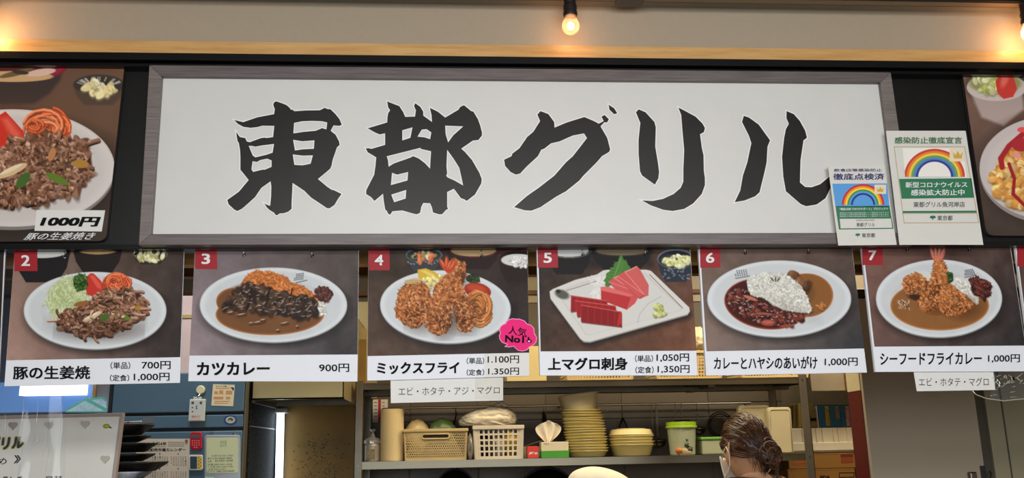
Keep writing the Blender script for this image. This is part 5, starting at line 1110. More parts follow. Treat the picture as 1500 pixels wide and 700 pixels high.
# hanging gas alarm
Yg = FY-.014
t = thing('gas_alarm', 'white gas alarm box hanging from a round hook on the refrigerator', 'alarm', P(288, 617, FY))
M().box(*pb(276.5, 584.5, 300, 617, Yg, .013)).build('case', mat('alarm_case', (206, 208, 200), .4, var=.03), t, bev=.003)
M().box(*pb(283, 581, 294.5, 585, Yg+.002, .01)).build('hanger_tab', mat('alarm_case', (0, 0, 0)), t, bev=.001)
M().box(*pb(279, 607, 294, 615.5, Yg-.0006, .0008)).build('label', mat('alarm_label', (216, 196, 180), .6), t)
for a_, b__ in ((281, 596), (281, 602), (287, 594.5), (287, 597.5)): M().box(*pb(a_, b__, a_+1.8, b__+1.5, Yg-.0008, .001)).build('indicator', m_black_ink, t)
for a_ in (280.5, 292.5): M().box(*pb(a_, 588, a_+3.5, 591.5, Yg-.0008, .001)).build('vent', m_grey_tx, t)
text('東京ガス', rq(281, 609, 292, 611.5), Yg-.0008, mat('red_print', (200, 60, 50), .5), t)
c = P(294.5, 571, FY); t = thing('round_hook', 'round cream magnetic hook holding the gas alarm', 'hook', (c.x, FY, c.z))
M().prism([(c.x+.0165*math.cos(a), FY, c.z+.0165*math.sin(a)) for a in np.linspace(0, 6.28, 29)[:-1]], (0, -.011, 0)).build('magnet_disc', mat('cream_hook', (232, 222, 180), .35, var=.03), t, bev=.003)
M().tube([(c.x, FY-.008, c.z-.014), (c.x-.004, FY-.014, c.z-.024), (c.x-.008, FY-.012, c.z-.028), (c.x-.012, FY-.008, c.z-.024)], .0016, 6).build('wire', m_wire, t)
# calendar
t = thing('wall_calendar', 'paper year calendar taped to the refrigerator beside the black dishes', 'calendar', P(240, 720, YM)); Yc = YM-.0006
flat('sheet', [(200,642.5),(278,642.5),(276,730),(196,730)], Yc, mat('calendar_paper', (222, 206, 184), .7, var=.03), t)
text('令和4年', rq(222, 647, 244, 652.5), Yc-.0006, m_black_ink, t, bold=.015); text('（2022年）', rq(223, 653, 243, 655), Yc-.0006, m_grey_tx, t)
text('豊洲', rq(209, 648, 219.5, 654), Yc-.0006, m_black_ink, t, bold=.015)
text('中央卸売市場カレンダー', rq(208, 656.5, 272, 661.5, -.01), Yc-.0006, m_black_ink, t, bold=.022)
for i in range(3): flat('grey_print_line', rq(246, 647+i*2.6, 270, 648.4+i*2.6), Yc-.0004, mat('pale_grey_print', (176, 164, 150), .7), t, depth=.0003)
m_redp = mat('red_print', (200, 60, 50), .5); rr_ = random.Random(3)
for bi, (bx0, by0) in enumerate([(204, 665), (222, 665), (249, 665), (204, 687), (222, 687), (249, 687)]):
    text(str(bi+2), rq(bx0+11, by0-1.5, bx0+12.8, by0+1), Yc-.0006, m_black_ink, t, bold=.05)
    for rcol in range(7):
        rows = [str(rr_.randint(1, 30)) for _ in range(5 if rcol else 4)]
        for ri in range(len(rows)):
            text(rows[ri], rq(bx0+1+rcol*3.5, by0+3.5+ri*2.9, bx0+2.9+rcol*3.5, by0+5.4+ri*2.9), Yc-.0006, m_redp if rcol == 0 else m_black_ink, t, 'date')
c = P(273.5, 645.5, YM); M().prism([(c.x+.005*math.cos(a), YM-.001, c.z+.005*math.sin(a)) for a in np.linspace(0, 6.28, 13)[:-1]], (0, -.004, 0)).build('red_pin', m_redp, t)
# red timer/calculator
t = thing('red_calculator', 'small red calculator stuck to the refrigerator right of the calendar', 'calculator', P(287, 658, YM))
m_rc = mat('glossy_red_plastic', (190, 26, 44), .25, var=.05)
def rrect(x0, y0, x1, y1, r, n=5):
    o = []
    for cx, cy, a0 in ((x1-r, y0+r, -math.pi/2), (x1-r, y1-r, 0), (x0+r, y1-r, math.pi/2), (x0+r, y0+r, math.pi)):
        for k in range(n+1): a = a0+math.pi/2*k/n; o.append((cx+r*math.cos(a), cy+r*math.sin(a)))
    return o
def slab(name, x0, y0, x1, y1, r, Yf, d, m, par, bev=.001): 
    return M().prism([P(x, y, Yf) for x, y in rrect(x0, y0, x1, y1, r)], (0, d, 0)).build(name, m, par, bev=bev)
slab('case', 278.5, 632.5, 295.5, 658.5, 4.5, YM-.012, .0115, m_rc, t, .002); slab('display', 280.5, 637, 293, 641.8, .8, YM-.0128, .001, mat('lcd_grey', (84, 92, 96), .3), t, 0)
for r_ in range(4):
    for c_ in range(4): 
        if r_ < 3 or c_ in (1, 2): slab('key', 280.8+c_*3.2, 644.5+r_*3.2, 282.8+c_*3.2, 646.3+r_*3.2, .7, YM-.0128, .001, mat('pale_red_key', (226, 120, 120), .4), t, 0)
t = thing('kitchen_timer', 'white kitchen timer with yellow buttons below the red calculator', 'timer', P(286, 688, YM))
slab('case', 276, 666, 296.8, 688.8, 3, YM-.012, .0115, mat('timer_white', (222, 216, 196), .35), t, .002); slab('display', 278.5, 668.5, 288.5, 686.5, .8, YM-.0128, .001, mat('lcd_dark_blue', (60, 76, 92), .25), t, 0)
slab('button_panel', 289, 668, 295.8, 686.8, 1.5, YM-.0126, .0008, mat('timer_yellow', (226, 196, 96), .4), t, 0)
for k in range(7): slab('button', 290+(k % 2)*2.8, 669+k*2.4, 292.2+(k % 2)*2.8, 671+k*2.4, .8, YM-.0134, .001, mat('timer_button', (176, 132, 40), .4), t, 0)
# note board on the fridge
t = thing('note_board', 'small grey-framed note board with handwriting on the lower refrigerator door', 'note board', P(326, 700, YM))
slab('frame', 299.5, 637, 352, 735, 4, YM-.008, .0075, mat('grey_board_frame', (176, 184, 190), .35, .4), t, .0015)
slab('paper', 302.5, 641, 348.8, 692.5, 2.5, YM-.0088, .001, mat('pale_green_note', (212, 214, 168), .6, var=.04), t, 0)
slab('lower_sleeve', 301.5, 699, 350, 733, 1, YM-.0088, .001, mat('sleeve_grey', (176, 180, 182), .3), t, 0); slab('green_card', 300.5, 698.5, 313, 712, .5, YM-.0094, .001, mat('mint_card', (190, 226, 196), .4), t, 0)
pen = mat('dark_pen', (36, 34, 40)); a = YM-.0096
for i, (s, x0, y0, x1, y1) in enumerate((('名鉄 03-3541-7007', 310, 666, 342, 668.6), ('石川 03-5565-7847', 304, 670, 340, 672.8), ('山本', 304, 674, 310, 677), ('03-3551-6248', 315, 673.5, 341, 676), ('佐藤 090-3451-4762', 304, 679, 340, 681.5), ('T 工業 090-1624-7128', 304, 682.5, 341, 684.8), ('木村 0357-1247', 305, 686, 330, 688.4), ('ヤマト 048-1247-8320', 303.5, 688.8, 343, 691.6))): text(s, rq(x0, y0, x1, y1, -.02), a, pen if i else mat('blue_pen', (80, 110, 160), .6), t, 'handwriting')
text('注文表', rq(322, 644, 332, 654), a, mat('green_pen', (150, 190, 130), .6), t, 'handwriting')
for px in (311, 342): c = P(px, 635.5, YM); M().tube([(c.x+.008*math.cos(a_), YM-.004, c.z+.008*math.sin(a_)) for a_ in np.linspace(0, 6.28, 13)[:-1]], .0018, 6, closed=True).build('hanging_ring', m_wire, t)
# ---- whiteboard at lower left
WY = 2.62
wq = [(-150, 612.5), (180, 604.5), (163, 742), (-170, 748)]
t = thing('whiteboard', 'dusty whiteboard with hand lettering standing at the lower left behind clear sheeting', 'whiteboard', (P(20, 745, WY).x, WY+.02, 1.0))
m_wb = mat('worn_whiteboard', (240, 238, 230), .3, var=.06, scale=5); m_wbf = mat('pinkish_grey_frame', (176, 160, 156), .4, var=.05)
A = [P(x, y, WY) for x, y in wq]; M().hexa(A, [p+Vector((0, .012, 0)) for p in A]).build('board', m_wb, t)
def fr(a, b_, c_, d_): Q = [P(x, y, WY-.006) for x, y in (a, b_, c_, d_)]; M().hexa(Q, [p+Vector((0, .02, 0)) for p in Q]).build('frame_bar', m_wbf, t, bev=.0015)
fr((-150,612.5), (180,604.5), (175,609.5), (-146,617)); fr((180,604.5), (163,742), (158.5,738), (175,609.5)); fr((-170,748), (-150,612.5), (-146,617), (-166,744)); fr((-166,744), (158.5,738), (163,742), (-170,748))
xleg = [P(0, 745, WY).x, P(140, 745, WY).x]
a = WY-.0006; ye = mat('yellow_marker', (206, 200, 60), .6)
for off in ((1, .6), (-1, .6), (1, -.8), (-1, -.8), (0, 0)):
    text('グリル', [(-16+off[0],640+off[1]),(36+off[0],637+off[1]),(34+off[0],657+off[1]),(-20+off[0],661+off[1])], a-.0002 if off != (0, 0) else a-.0006, ye if off != (0, 0) else m_black_ink, t, 'marker_lettering', bold=.04)
text('《おすすめ', [(-66,671),(11,669.5),(9,680.5),(-70,682)], a, m_black_ink, t, 'marker_lettering', bold=.008); text('》', [(21,666.5),(31.5,666),(30,678),(20,679)], a, m_black_ink, t, 'marker_lettering', bold=.02)
text('ランチ', [(4,697.5),(34,697),(32,712),(2,712)], a, m_black_ink, t, 'marker_lettering', bold=.02); text('※ 日替', [(54,697),(92,696.5),(91,710),(53,710)], a, m_black_ink, t, 'marker_lettering', bold=.01)
def heart(cx, cy, s, m, label):
    t = thing('heart_magnet', label, 'magnet', P(cx, cy+s, WY), 'heart magnets along the whiteboard edge')
    pts = [(cx+s*.062*16*math.sin(k)**3, cy-s*.062*(13*math.cos(k)-5*math.cos(2*k)-2*math.cos(3*k)-math.cos(4*k))) for k in np.linspace(0, 6.28, 25)[:-1]]
    M().prism([P(x, y, WY-.006) for x, y in pts], (0, .0054, 0)).build('magnet_body', m, t, bev=.0015)
m_h = mat('faded_taupe_magnet', (176, 160, 146), .35, var=.1); m_h2 = mat('pale_taupe_magnet', (206, 198, 184), .35, var=.1)
heart(18, 623, 6.5, m_h, 'darker taupe heart magnet, first from the left on the whiteboard top'); heart(71, 622.5, 6.5, m_h2, 'pale heart magnet, middle one on the whiteboard top'); heart(124, 621, 6.5, m_h2, 'pale heart magnet, third along the whiteboard top'); heart(153.5, 672, 6.5, m_h2, 'pale heart magnet at the right edge of the whiteboard')
t2 = thing('yellow_magnet', 'small yellow magnet at the upper right corner of the whiteboard', 'magnet', P(156, 627, WY))
M().sph(P(155.5, 624, WY-.004), (.009, .004, .0065), 14, 8).build('magnet_head', mat('yellow_plastic', (196, 180, 40), .35, var=.2), t2, smooth=True); M().tube([P(159, 624.5, WY-.004), P(163, 627, WY-.003)], .0016, 6).build('magnet_tip', pen, t2)
# counter under whiteboard and dishes (below the picture)
struct('trim_12', M().box(XL, .2, 2.28, 3.05, .0, P(20, 745, WY).z), m_steel)
zct = P(20, 745, WY).z
M().box(P(-60, 740, WY).x, P(-40, 740, WY).x, WY+.012, WY+.075, zct+.0005, zct+.03).build('support_foot', m_wbf, t); M().box(P(110, 740, WY).x, P(130, 740, WY).x, WY+.012, WY+.075, zct+.0005, zct+.03).build('support_foot', m_wbf, t)
# ---- black lacquer boat dishes, stacked
DY = 2.72; m_lac = mat('black_lacquer', (14, 11, 10), .45, var=.2, coat=.05)
def dish(x_tip, y_top, y_bot, x_base, label, m=m_lac, zi=None):
    a = P(x_tip, y_top, DY); b_ = P(x_base, y_bot, DY); xw = P(30, y_top, DY).x; cx = (a.x+xw)/2; W = a.x-cx; Wb = b_.x-cx; H = a.z-b_.z; D = .07
    t = thing('boat_dish', label, 'dish', (cx, DY+D, b_.z), 'black boat-shaped dishes stacked beside the whiteboard'); n = 30; v = []; f = []
    def loop(w, d, z, e=6): return [(cx+w*math.copysign(abs(math.cos(g))**(2/e), math.cos(g)), DY+D+d*math.copysign(abs(math.sin(g))**(2/e), math.sin(g)), z) for g in np.linspace(0, 2*math.pi, n+1)[:-1]]
    L_ = [loop(Wb, D*.7, b_.z, 6), loop(W*.985, D*.99, a.z-.003), loop(W, D, a.z), loop(W*.97, D*.95, a.z), loop(Wb*.95, D*.64, b_.z+.006, 6)]
    for l in L_: v += l
    for i in range(4):
        for k in range(n): k2 = (k+1) % n; f.append((i*n+k, i*n+k2, (i+1)*n+k2, (i+1)*n+k))
    f.append(tuple(range(n-1, -1, -1))); f.append(tuple(4*n+k for k in range(n)))
    M().add(v, f).build('dish_body', m, t, smooth=False); M().tube(loop(W*.985, D*.975, a.z), .0022, 6, closed=True).build('rim', m, t, smooth=True)
    return t
dish(210, 621, 636, 190, 'black boat dish, topmost of the stack'); dish(204, 638, 647, 186, 'black boat dish, second from the top of the stack')
dish(214, 649, 662, 196, 'black boat dish, third from the top, with a pointed end'); dish(211, 665, 676, 192, 'black boat dish, fourth from the top of the stack')
dish(231, 677, 690.5, 212, 'longest black boat dish, fifth from the top of the stack')
m_blueb = mat('blue_patterned_glaze', (220, 226, 236), .2, col2=(30, 40, 90), scale=22)
dish(206, 691.5, 704, 190, 'blue and white patterned dish under the black dishes', m_blueb)
dish(210, 705, 742, 196, 'tall dark dish at the base of the stack, out of frame')
t = thing('plastic_skewer', 'green and white beaded skewer with a pink tip above the black dishes', 'skewer', P(190, 620, DY+.02))
zz_ = P(190, 619.3, DY+.02).z
for k in range(13):
    c = P(180+k*2.2, 619.4-k*.1, DY+.05); M().sph((c.x, c.y, c.z+.001), .0032, 8, 6).build('bead', mat('pink_bead', (226, 70, 120), .4) if k in (3, 4) else mat('pale_green_bead', (190, 204, 176), .4), t, smooth=True)
# teal roof-shaped poster in the corner
t = thing('window_poster', 'white and teal roof-shaped poster standing in the lit window', 'poster', P(130, 603, BW-.08))
m_teal = mat('teal_print_glow', (110, 190, 176), .5, emit=(110, 190, 176), estr=.3); m_wp = mat('icy_white_print_glow', (214, 232, 236), .5, col2=(120, 150, 176), scale=30, emit=(180, 214, 226), estr=.35)  # both inks glow faintly to stand in for light from behind
shape('poster_sheet', [[(97,602),(128,583),(150,582),(156,587),(156,603.5),(96,603.5)]], BW-.08, m_wp, t)
for pts in ([(97,598),(127,582),(130,584),(98,602)], [(127,582),(156,598),(155,603),(125,587)], [(131,583),(151,581),(157,586),(154,588),(149,584),(134,586)], [(96,602),(156,601.5),(156,604),(96,604)]): shape('teal_stripe', [pts], BW-.0812, m_teal, t)
t = thing('strip_lamp', 'white lit lamp panel in the left corner window', 'lamp', P(75, 579, BW-.1)); M().box(*pb(29, 557, 122.5, 578.5, BW-.1, .05)).build('diffuser', mwin2, t)
# ---- clear hanging sheets
def sheet(px0, px1, y0, y1, Y, label, seed, folds, name='clear_curtain'):
    nU, nV = 46, 26; v = []
    for j in range(nV+1):
        for i in range(nU+1):
            u, w_ = i/nU, j/nV; p = P(px0+(px1-px0)*u, y0+(y1-y0)*w_, Y)
            v.append((p.x, Y+.0035*math.sin(u*folds+seed)*(.4+.6*w_)+.003*math.sin(w_*17+u*9), p.z))
    t = thing(name, label, 'plastic sheet', P((px0+px1)/2, y1, Y))
    m_ = M().add(v, [(j*(nU+1)+i, j*(nU+1)+i+1, (j+1)*(nU+1)+i+1, (j+1)*(nU+1)+i) for j in range(nV) for i in range(nU)])
    link('film_sheet', m_.mesh(), film('clear_vinyl', (176, 196, 226), .06, .025, .08, 5, .6, (6, 1, .7)), t, smooth=True); return t
ts = sheet(-90, 95, 364, 760, Y0+.06, 'clear vinyl sheet with vertical creases hanging at the left edge', 1.0, 26)
m_cr = film('crease_streak_film', (226, 236, 246), .25, .10, .25, 40, .6)  # pale slivers put bright streaks of reflected light along the folds
for x0, y0, x1, y1, w_ in ((8,600,6,652,.004),(35,580,30,640,.0035),(57,575,50,648,.003),(56,640,50,655,.004),(33,655,26,700,.006),(78,605,66,700,.0025),(93,568,86,655,.0025),(12,610,9,650,.0025),(70,610,60,690,.002),(20,670,17,700,.0015)):
    a_, b__ = P(x0, y0, Y0+.052), P(x1, y1, Y0+.052); M().tube([a_, (a_+b__)/2+Vector((.001, 0, 0)), b__], [w_*.08, w_*.3, w_*.1], 6).build('crease', m_cr, ts, smooth=True)
ts = sheet(1452, 1580, 545, 586, Y0+.03, 'crinkled clear plastic sheet hanging below card 7 at the right edge', 2.0, 30)
m_gl = film('glossy_crease', (250, 246, 226), .5, .3, .2, 60, 1.0)
rr_ = random.Random(8)
for k in range(34):
    px, py = rr_.uniform(1456, 1500), rr_.uniform(547, 566); a_ = P(px, py, Y0+.02); b__ = P(px+rr_.uniform(-7, 7), py+rr_.uniform(-5, 6), Y0+.02); M().tube([a_, b__], [.0012, .0004], 5).build('crease', m_gl, ts)
M().tube([P(1424, 572, Y0+.02), P(1430, 578, Y0+.02), P(1445, 583.5, Y0+.02), P(1470, 587, Y0+.02), P(1500, 584, Y0+.02), P(1560, 584, Y0+.02)], .0014, 6).build('hem', m_gl, ts, smooth=True)
M().box(*pb(1483, 552, 1486.5, 556.5, Y0+.018, .001)).build('tape_scrap', m_black_ink, ts)
# ---- tall grey cabinet at right with dark red side
CY = 2.95
m_cab = mat('grey_beige_cabinet_steel', (164, 150, 129), .5, var=.06, scale=1.5); m_cab2 = mat('olive_grey_cabinet_steel', (146, 138, 112), .5, var=.05, scale=1.5); m_red = mat('dark_red_side_panel', (86, 12, 10), .5, var=.15, scale=5)
cx0 = P(1272, 640, CY).x; cx1 = P(1436, 640, CY).x; cxr = XR-.05; czt = P(1262, 424, CY).z; cxt = P(1272, 640, CY).x
t = thing('tall_cabinet', 'tall grey two-door cabinet with a dark red side at the right', 'cabinet', ((cx0+cxr)/2, CY+.3, 0))
M().box(cx0+.004, cxr, CY+.02, CY+.115, 0, czt).build('body', m_cab, t)
M().box(cx0-.003, cx0+.003, CY+.016, CY+.115, 0, P(1262, 572, CY).z).build('side_panel', m_red, t)
M().box(cx0-.003, cx0+.003, CY+.016, CY+.115, P(1262, 571, CY).z, czt).build('side_panel', mat('cream_side', (206, 196, 160), .5), t)
M().box(cx0, cx1, CY, CY+.019, .06, czt-.03).build('door', m_cab, t, bev=.002)
xd = P(1451, 640, CY).x
M().box(cx1+.001, xd-.001, CY+.012, CY+.022, .06, czt-.03).build('recess', mat('dark_olive_recess', (70, 66, 52), .6), t)
M().box(xd, cxr, CY, CY+.019, .06, czt-.03).build('door', m_cab2, t, bev=.002)
M().box(P(1473, 640, CY).x, P(1475, 640, CY).x, CY-.002, CY, .06, czt-.03).build('door_seam', mat('dark_olive_recess', (0, 0, 0)), t)
M().box(cx0-.01, cxr, CY-.012, CY+.03, czt-.028, czt).build('top_cap', m_black, t, bev=.002)
bx_ = pb(1422.5, 691, 1432.5, 712, CY-.02, .02); hd = M().box(*bx_).build('handle', mat('chrome_handle', (120, 112, 100), .2, 1), t, bev=.004); hd['label'] = 'chrome handle'
bx_ = pb(1438.5, 682, 1446, 720, CY-.004, .014); M().box(*bx_).build('handle_recess', m_gask, t, bev=.001)
M().tube([P(1450, 690, CY-.01), P(1452.5, 695, CY-.02), P(1451, 702, CY-.02), P(1449, 712, CY-.01)], .003, 6).build('handle', mat('chrome_handle', (0, 0, 0)), t)
# ---- boxes at the right back
SY = 4.10
m_cb = mat('brown_cardboard', (142, 98, 34), .75, var=.1, scale=8); m_cb2 = mat('dark_brown_cardboard', (120, 82, 30), .75, var=.1)
def cbox(px0, px1, py0, py1, label, dep=.27, Y=SY, name='cardboard_box', m=m_cb):
    b_ = pb(px0, py0, px1, py1, Y, dep); t = thing(name, label, 'box', ((b_[0]+b_[1])/2, Y+dep/2, b_[4])); M().box(*b_).build('body', m, t, bev=.003)
    xm = (b_[0]+b_[1])/2; M().box(b_[0]+.004, b_[1]-.004, Y-.0008, Y+.0004, b_[5]-.005, b_[5]-.003).build('flap_edge', m_cb2, t); return t, b_
ybs = [663.5, 686.5, 752]; 
t, b_ = cbox(1155, 1253, 664, 686.3, 'brown cardboard box with red print directly under the white foam crate')
a = SY-.001
text('せとうち', rq(1161, 677, 1181, 681.5, -.02), a, mat('red_orange_print', (206, 66, 26), .6), t, bold=.03)
flat('printed_label', rq(1231.5, 665.5, 1249.5, 669, -.03), a, mat('brick_red_print', (110, 34, 18), .6), t, depth=.0004); flat('printed_label', rq(1232, 669.5, 1250, 678, -.03), a, mat('faded_red_print', (136, 62, 24), .6), t, depth=.0004)
t, b_ = cbox(1156, 1255, 686.6, 744, 'lower brown cardboard box with black letters at the right edge of the rack'); 
text('JFDA', rq(1200, 696.5, 1216, 703, -.02), a, m_black_ink, t, bold=.04)
for q_ in (rq(1229, 692, 1251.5, 693, -.02), rq(1229, 698.5, 1251.5, 699.5, -.02), rq(1229, 692, 1230, 699.5), rq(1250.5, 692, 1251.5, 699)): flat('label_frame', q_, a, m_black_ink, t, depth=.0004)
z_under = b_[4]-.0006
struct('trim_13', M().box(b_[0]-.05, b_[1]+.01, SY-.03, BW-.02, .0, z_under), m_steel_dk)
# white foam crate
m_foam = mat('white_foam', (222, 208, 176), .7, var=.05, scale=40, bump=.2)
b_ = pb(1161, 626.5, 1251, 663, SY, .26); t = thing('foam_crate', 'white foam crate with ribbed sides on the cardboard boxes', 'crate', ((b_[0]+b_[1])/2, SY+.13, b_[4]+.0006))
zl = b_[4]+(b_[5]-b_[4])*.42
M().box(b_[0], b_[1], SY+.006, SY+.26, b_[4]+.0006, b_[5]).build('body', m_foam, t, bev=.004); M().box(b_[0]-.004, b_[1]+.004, SY-.004, SY+.265, b_[4]+.008, zl).build('lid_band', m_foam, t, bev=.004)
for px in (1177, 1197, 1206, 1222, 1229, 1242): x_ = P(px, 640, SY).x; M().box(x_-.0035, x_+.0035, SY-.002, SY+.01, zl, b_[5]-.001).build('rib', m_foam, t, bev=.0015)
zc4 = b_[5]+.0006
# yellow-olive container and blue packs on the crate
m_ol = mat('mustard_plastic', (150, 126, 58), .45, var=.1)
def tapered(px0, px1, pxt0, pxt1, pyt, Y, dep, m, name, label, cat):
    a0, a1 = P(px0, 628, Y).x, P(px1, 628, Y).x; t0, t1 = P(pxt0, pyt, Y).x, P(pxt1, pyt, Y).x; zt = P(px0, pyt, Y).z
    t = thing(name, label, cat, ((a0+a1)/2, Y+dep/2, zc4)); M().hexa([(t0, Y+.01, zt), (t1, Y+.01, zt), (a1, Y, zc4), (a0, Y, zc4)], [(t0, Y+dep-.01, zt), (t1, Y+dep-.01, zt), (a1, Y+dep, zc4), (a0, Y+dep, zc4)]).build('body', m, t, bev=.008, seg=3); return t
t = tapered(1170, 1200, 1170, 1192, 590, SY+.02, .15, m_ol, 'mustard_canister', 'mustard yellow tapered canister with a dark latch on the foam crate', 'canister')
M().box(*pb(1187.5, 612, 1196, 616.5, SY+.012, .01)).build('latch', m_black_ink, t, bev=.001)
tapered(1162, 1171, 1164, 1170, 592, SY+.06, .12, mat('olive_plastic', (116, 100, 44), .45), 'olive_canister', 'narrow olive canister beside the mustard one, left of the post', 'canister')
m_bp = mat('teal_blue_pack', (10, 92, 130), .4, var=.08)
m_yst = mat('yellow_stripe', (196, 170, 50), .6, col2=(110, 84, 30), scale=60); m_rst = mat('red_white_stripe', (206, 170, 150), .6, col2=(140, 30, 40), scale=60); m_gst = mat('grey_print_stripe', (150, 136, 116), .6, col2=(60, 60, 60), scale=60)
for i, (p0, p1, lab, (s0, s1, ms)) in enumerate(((1199.5, 1216, 'teal-blue pack with a yellow stripe, left of three on the crate', (1208, 1214, m_yst)), (1216.3, 1232, 'teal-blue pack with a grey emblem, middle of three on the crate', (1222, 1228, m_gst)), (1232.3, 1246, 'teal-blue pack with a red stripe, right of three on the crate', (1238, 1243, m_rst)))):
    b_ = pb(p0, 592.5, p1, 626, SY+.02, .16); t = thing('blue_pack', lab, 'pack', ((b_[0]+b_[1])/2, SY+.1, zc4), 'teal-blue packs on the foam crate')
    M().box(b_[0], b_[1], SY+.02, SY+.18, zc4, b_[5]).build('body', m_bp, t, bev=.004)
    flat('printed_stripe', [(s0, 595), (s1, 595), (s1+2.5, 624 if i != 1 else 614), (s0+2.5, 624 if i != 1 else 614)], SY+.0186, ms, t, depth=.001)
    if i == 0: M().box(b_[0]-.006, b_[0]-.0005, SY+.03, SY+.18, zc4, b_[5]-.004).build('white_side', m_paper, t)
# beige upper board above the boxes
struct('wall_upper_right', M().box(P(1187, 550, 3.98).x, P(1258, 550, 3.98).x+.25, 3.98, 4.0, P(1225, 572, 3.98).z, 2.62), mat('taupe_panel', (140, 126, 100), .6))
struct('trim_14', M().box(*pb(1236, 500, 1250, 571.5, 3.97, .01)), m_wood_dk)
# ================================================================== people
def skin_body(name, verts, edges, radii, m, parent, root=0, sub=1):
    me = bpy.data.meshes.new(name); me.from_pydata([tuple(v) for v in verts], edges, []); me.update()
    o = link(name, me, m, parent)
    o.modifiers.new('skin', 'SKIN').use_smooth_shade = True
    for i, r in enumerate(radii):
        sv = me.skin_vertices[0].data[i]; sv.radius = (r, r) if not isinstance(r, tuple) else r
    me.skin_vertices[0].data[root].use_root = True
    s = o.modifiers.new('sub', 'SUBSURF'); s.levels = sub; s.render_levels = sub
    # bake so that the body is one plain mesh
    dg = bpy.context.evaluated_depsgraph_get(); ev = o.evaluated_get(dg); nm = bpy.data.meshes.new_from_object(ev); o.modifiers.clear(); o.data = nm
    nm.materials.clear(); nm.materials.append(m); nm.polygons.foreach_set('use_smooth', [True]*len(nm.polygons)); return o
m_skin = mat('warm_skin', (206, 156, 118), .5, var=.06, scale=12, sss=.1)
m_hair = mat('dark_brown_hair', (88, 52, 28), .38, col2=(26, 14, 9), scale=26, stretch=(1.2, 1.2, 7), bump=.6)
m_hairl = mat('light_brown_strand', (112, 66, 34), .5, col2=(60, 34, 20), scale=30, stretch=(3, 3, 3))
m_shirt = mat('black_shirt', (20, 20, 24), .85, var=.2, bump=.2, scale=60); m_trous = mat('dark_trousers', (34, 36, 44), .85)
def skeleton(F, Rr, base, H, arms):
    """F facing, Rr right-hand direction; returns verts, edges, radii of a standing body scaled to height H"""
    U = Vector((0, 0, 1)); B = Vector(base); k = H/1.62
    def q(r, f, u): return B+Rr*(r*k)+F*(f*k)+U*(u*k)
    V = [q(0,0,.90), q(0,.01,1.05), q(0,.0,1.20), q(0,-.01,1.335), q(0,0,1.40), q(0,.012,1.43)]; R_ = [.125*k, .115*k, .125*k, .095*k, .048*k, .045*k]
    E_ = [(0,1),(1,2),(2,3),(3,4),(4,5)]
    for s in (1, -1):
        n = len(V); V += [q(.09*s,-.01,1.362), q(.165*s,-.005,1.340)]; R_ += [.055*k, .052*k]; E_ += [(3,n),(n,n+1)]
        el, wr = arms[0 if s > 0 else 1]
        V += [q(*el), q(*wr)]; R_ += [.038*k, .025*k]; E_ += [(n+1,n+2),(n+2,n+3)]
        d = (V[-1]-V[-2]).normalized(); pal = V[-1]+d*.05*k; side = d.cross(U); side = side.normalized() if side.length > .1 else F.copy()
        V.append(pal); R_.append(.026*k); E_.append((n+3, n+4))
        for j, (o_, l) in enumerate(((-.030, .062), (-.010, .072), (.010, .068), (.030, .055))):
            a = len(V); b0 = pal+side*o_*k*.8+d*.022*k; V += [b0, b0+d*l*.5*k, b0+d*l*.85*k-U*.018*k]; R_ += [.0095*k, .0085*k, .007*k]; E_ += [(n+4, a), (a, a+1), (a+1, a+2)]
        a = len(V); V += [pal-d*.02*k-side*.035*k, pal+d*.015*k-side*.055*k]; R_ += [.011*k, .009*k]; E_ += [(n+4, a), (a, a+1)]
        a = len(V); V += [q(.085*s,0,.84), q(.095*s,.01,.48), q(.10*s,-.02,.09), q(.10*s,.10,.035)]; R_ += [.085*k, .055*k, .036*k, .035*k]; E_ += [(0,a),(a,a+1),(a+1,a+2),(a+2,a+3)]
    return V, E_, R_
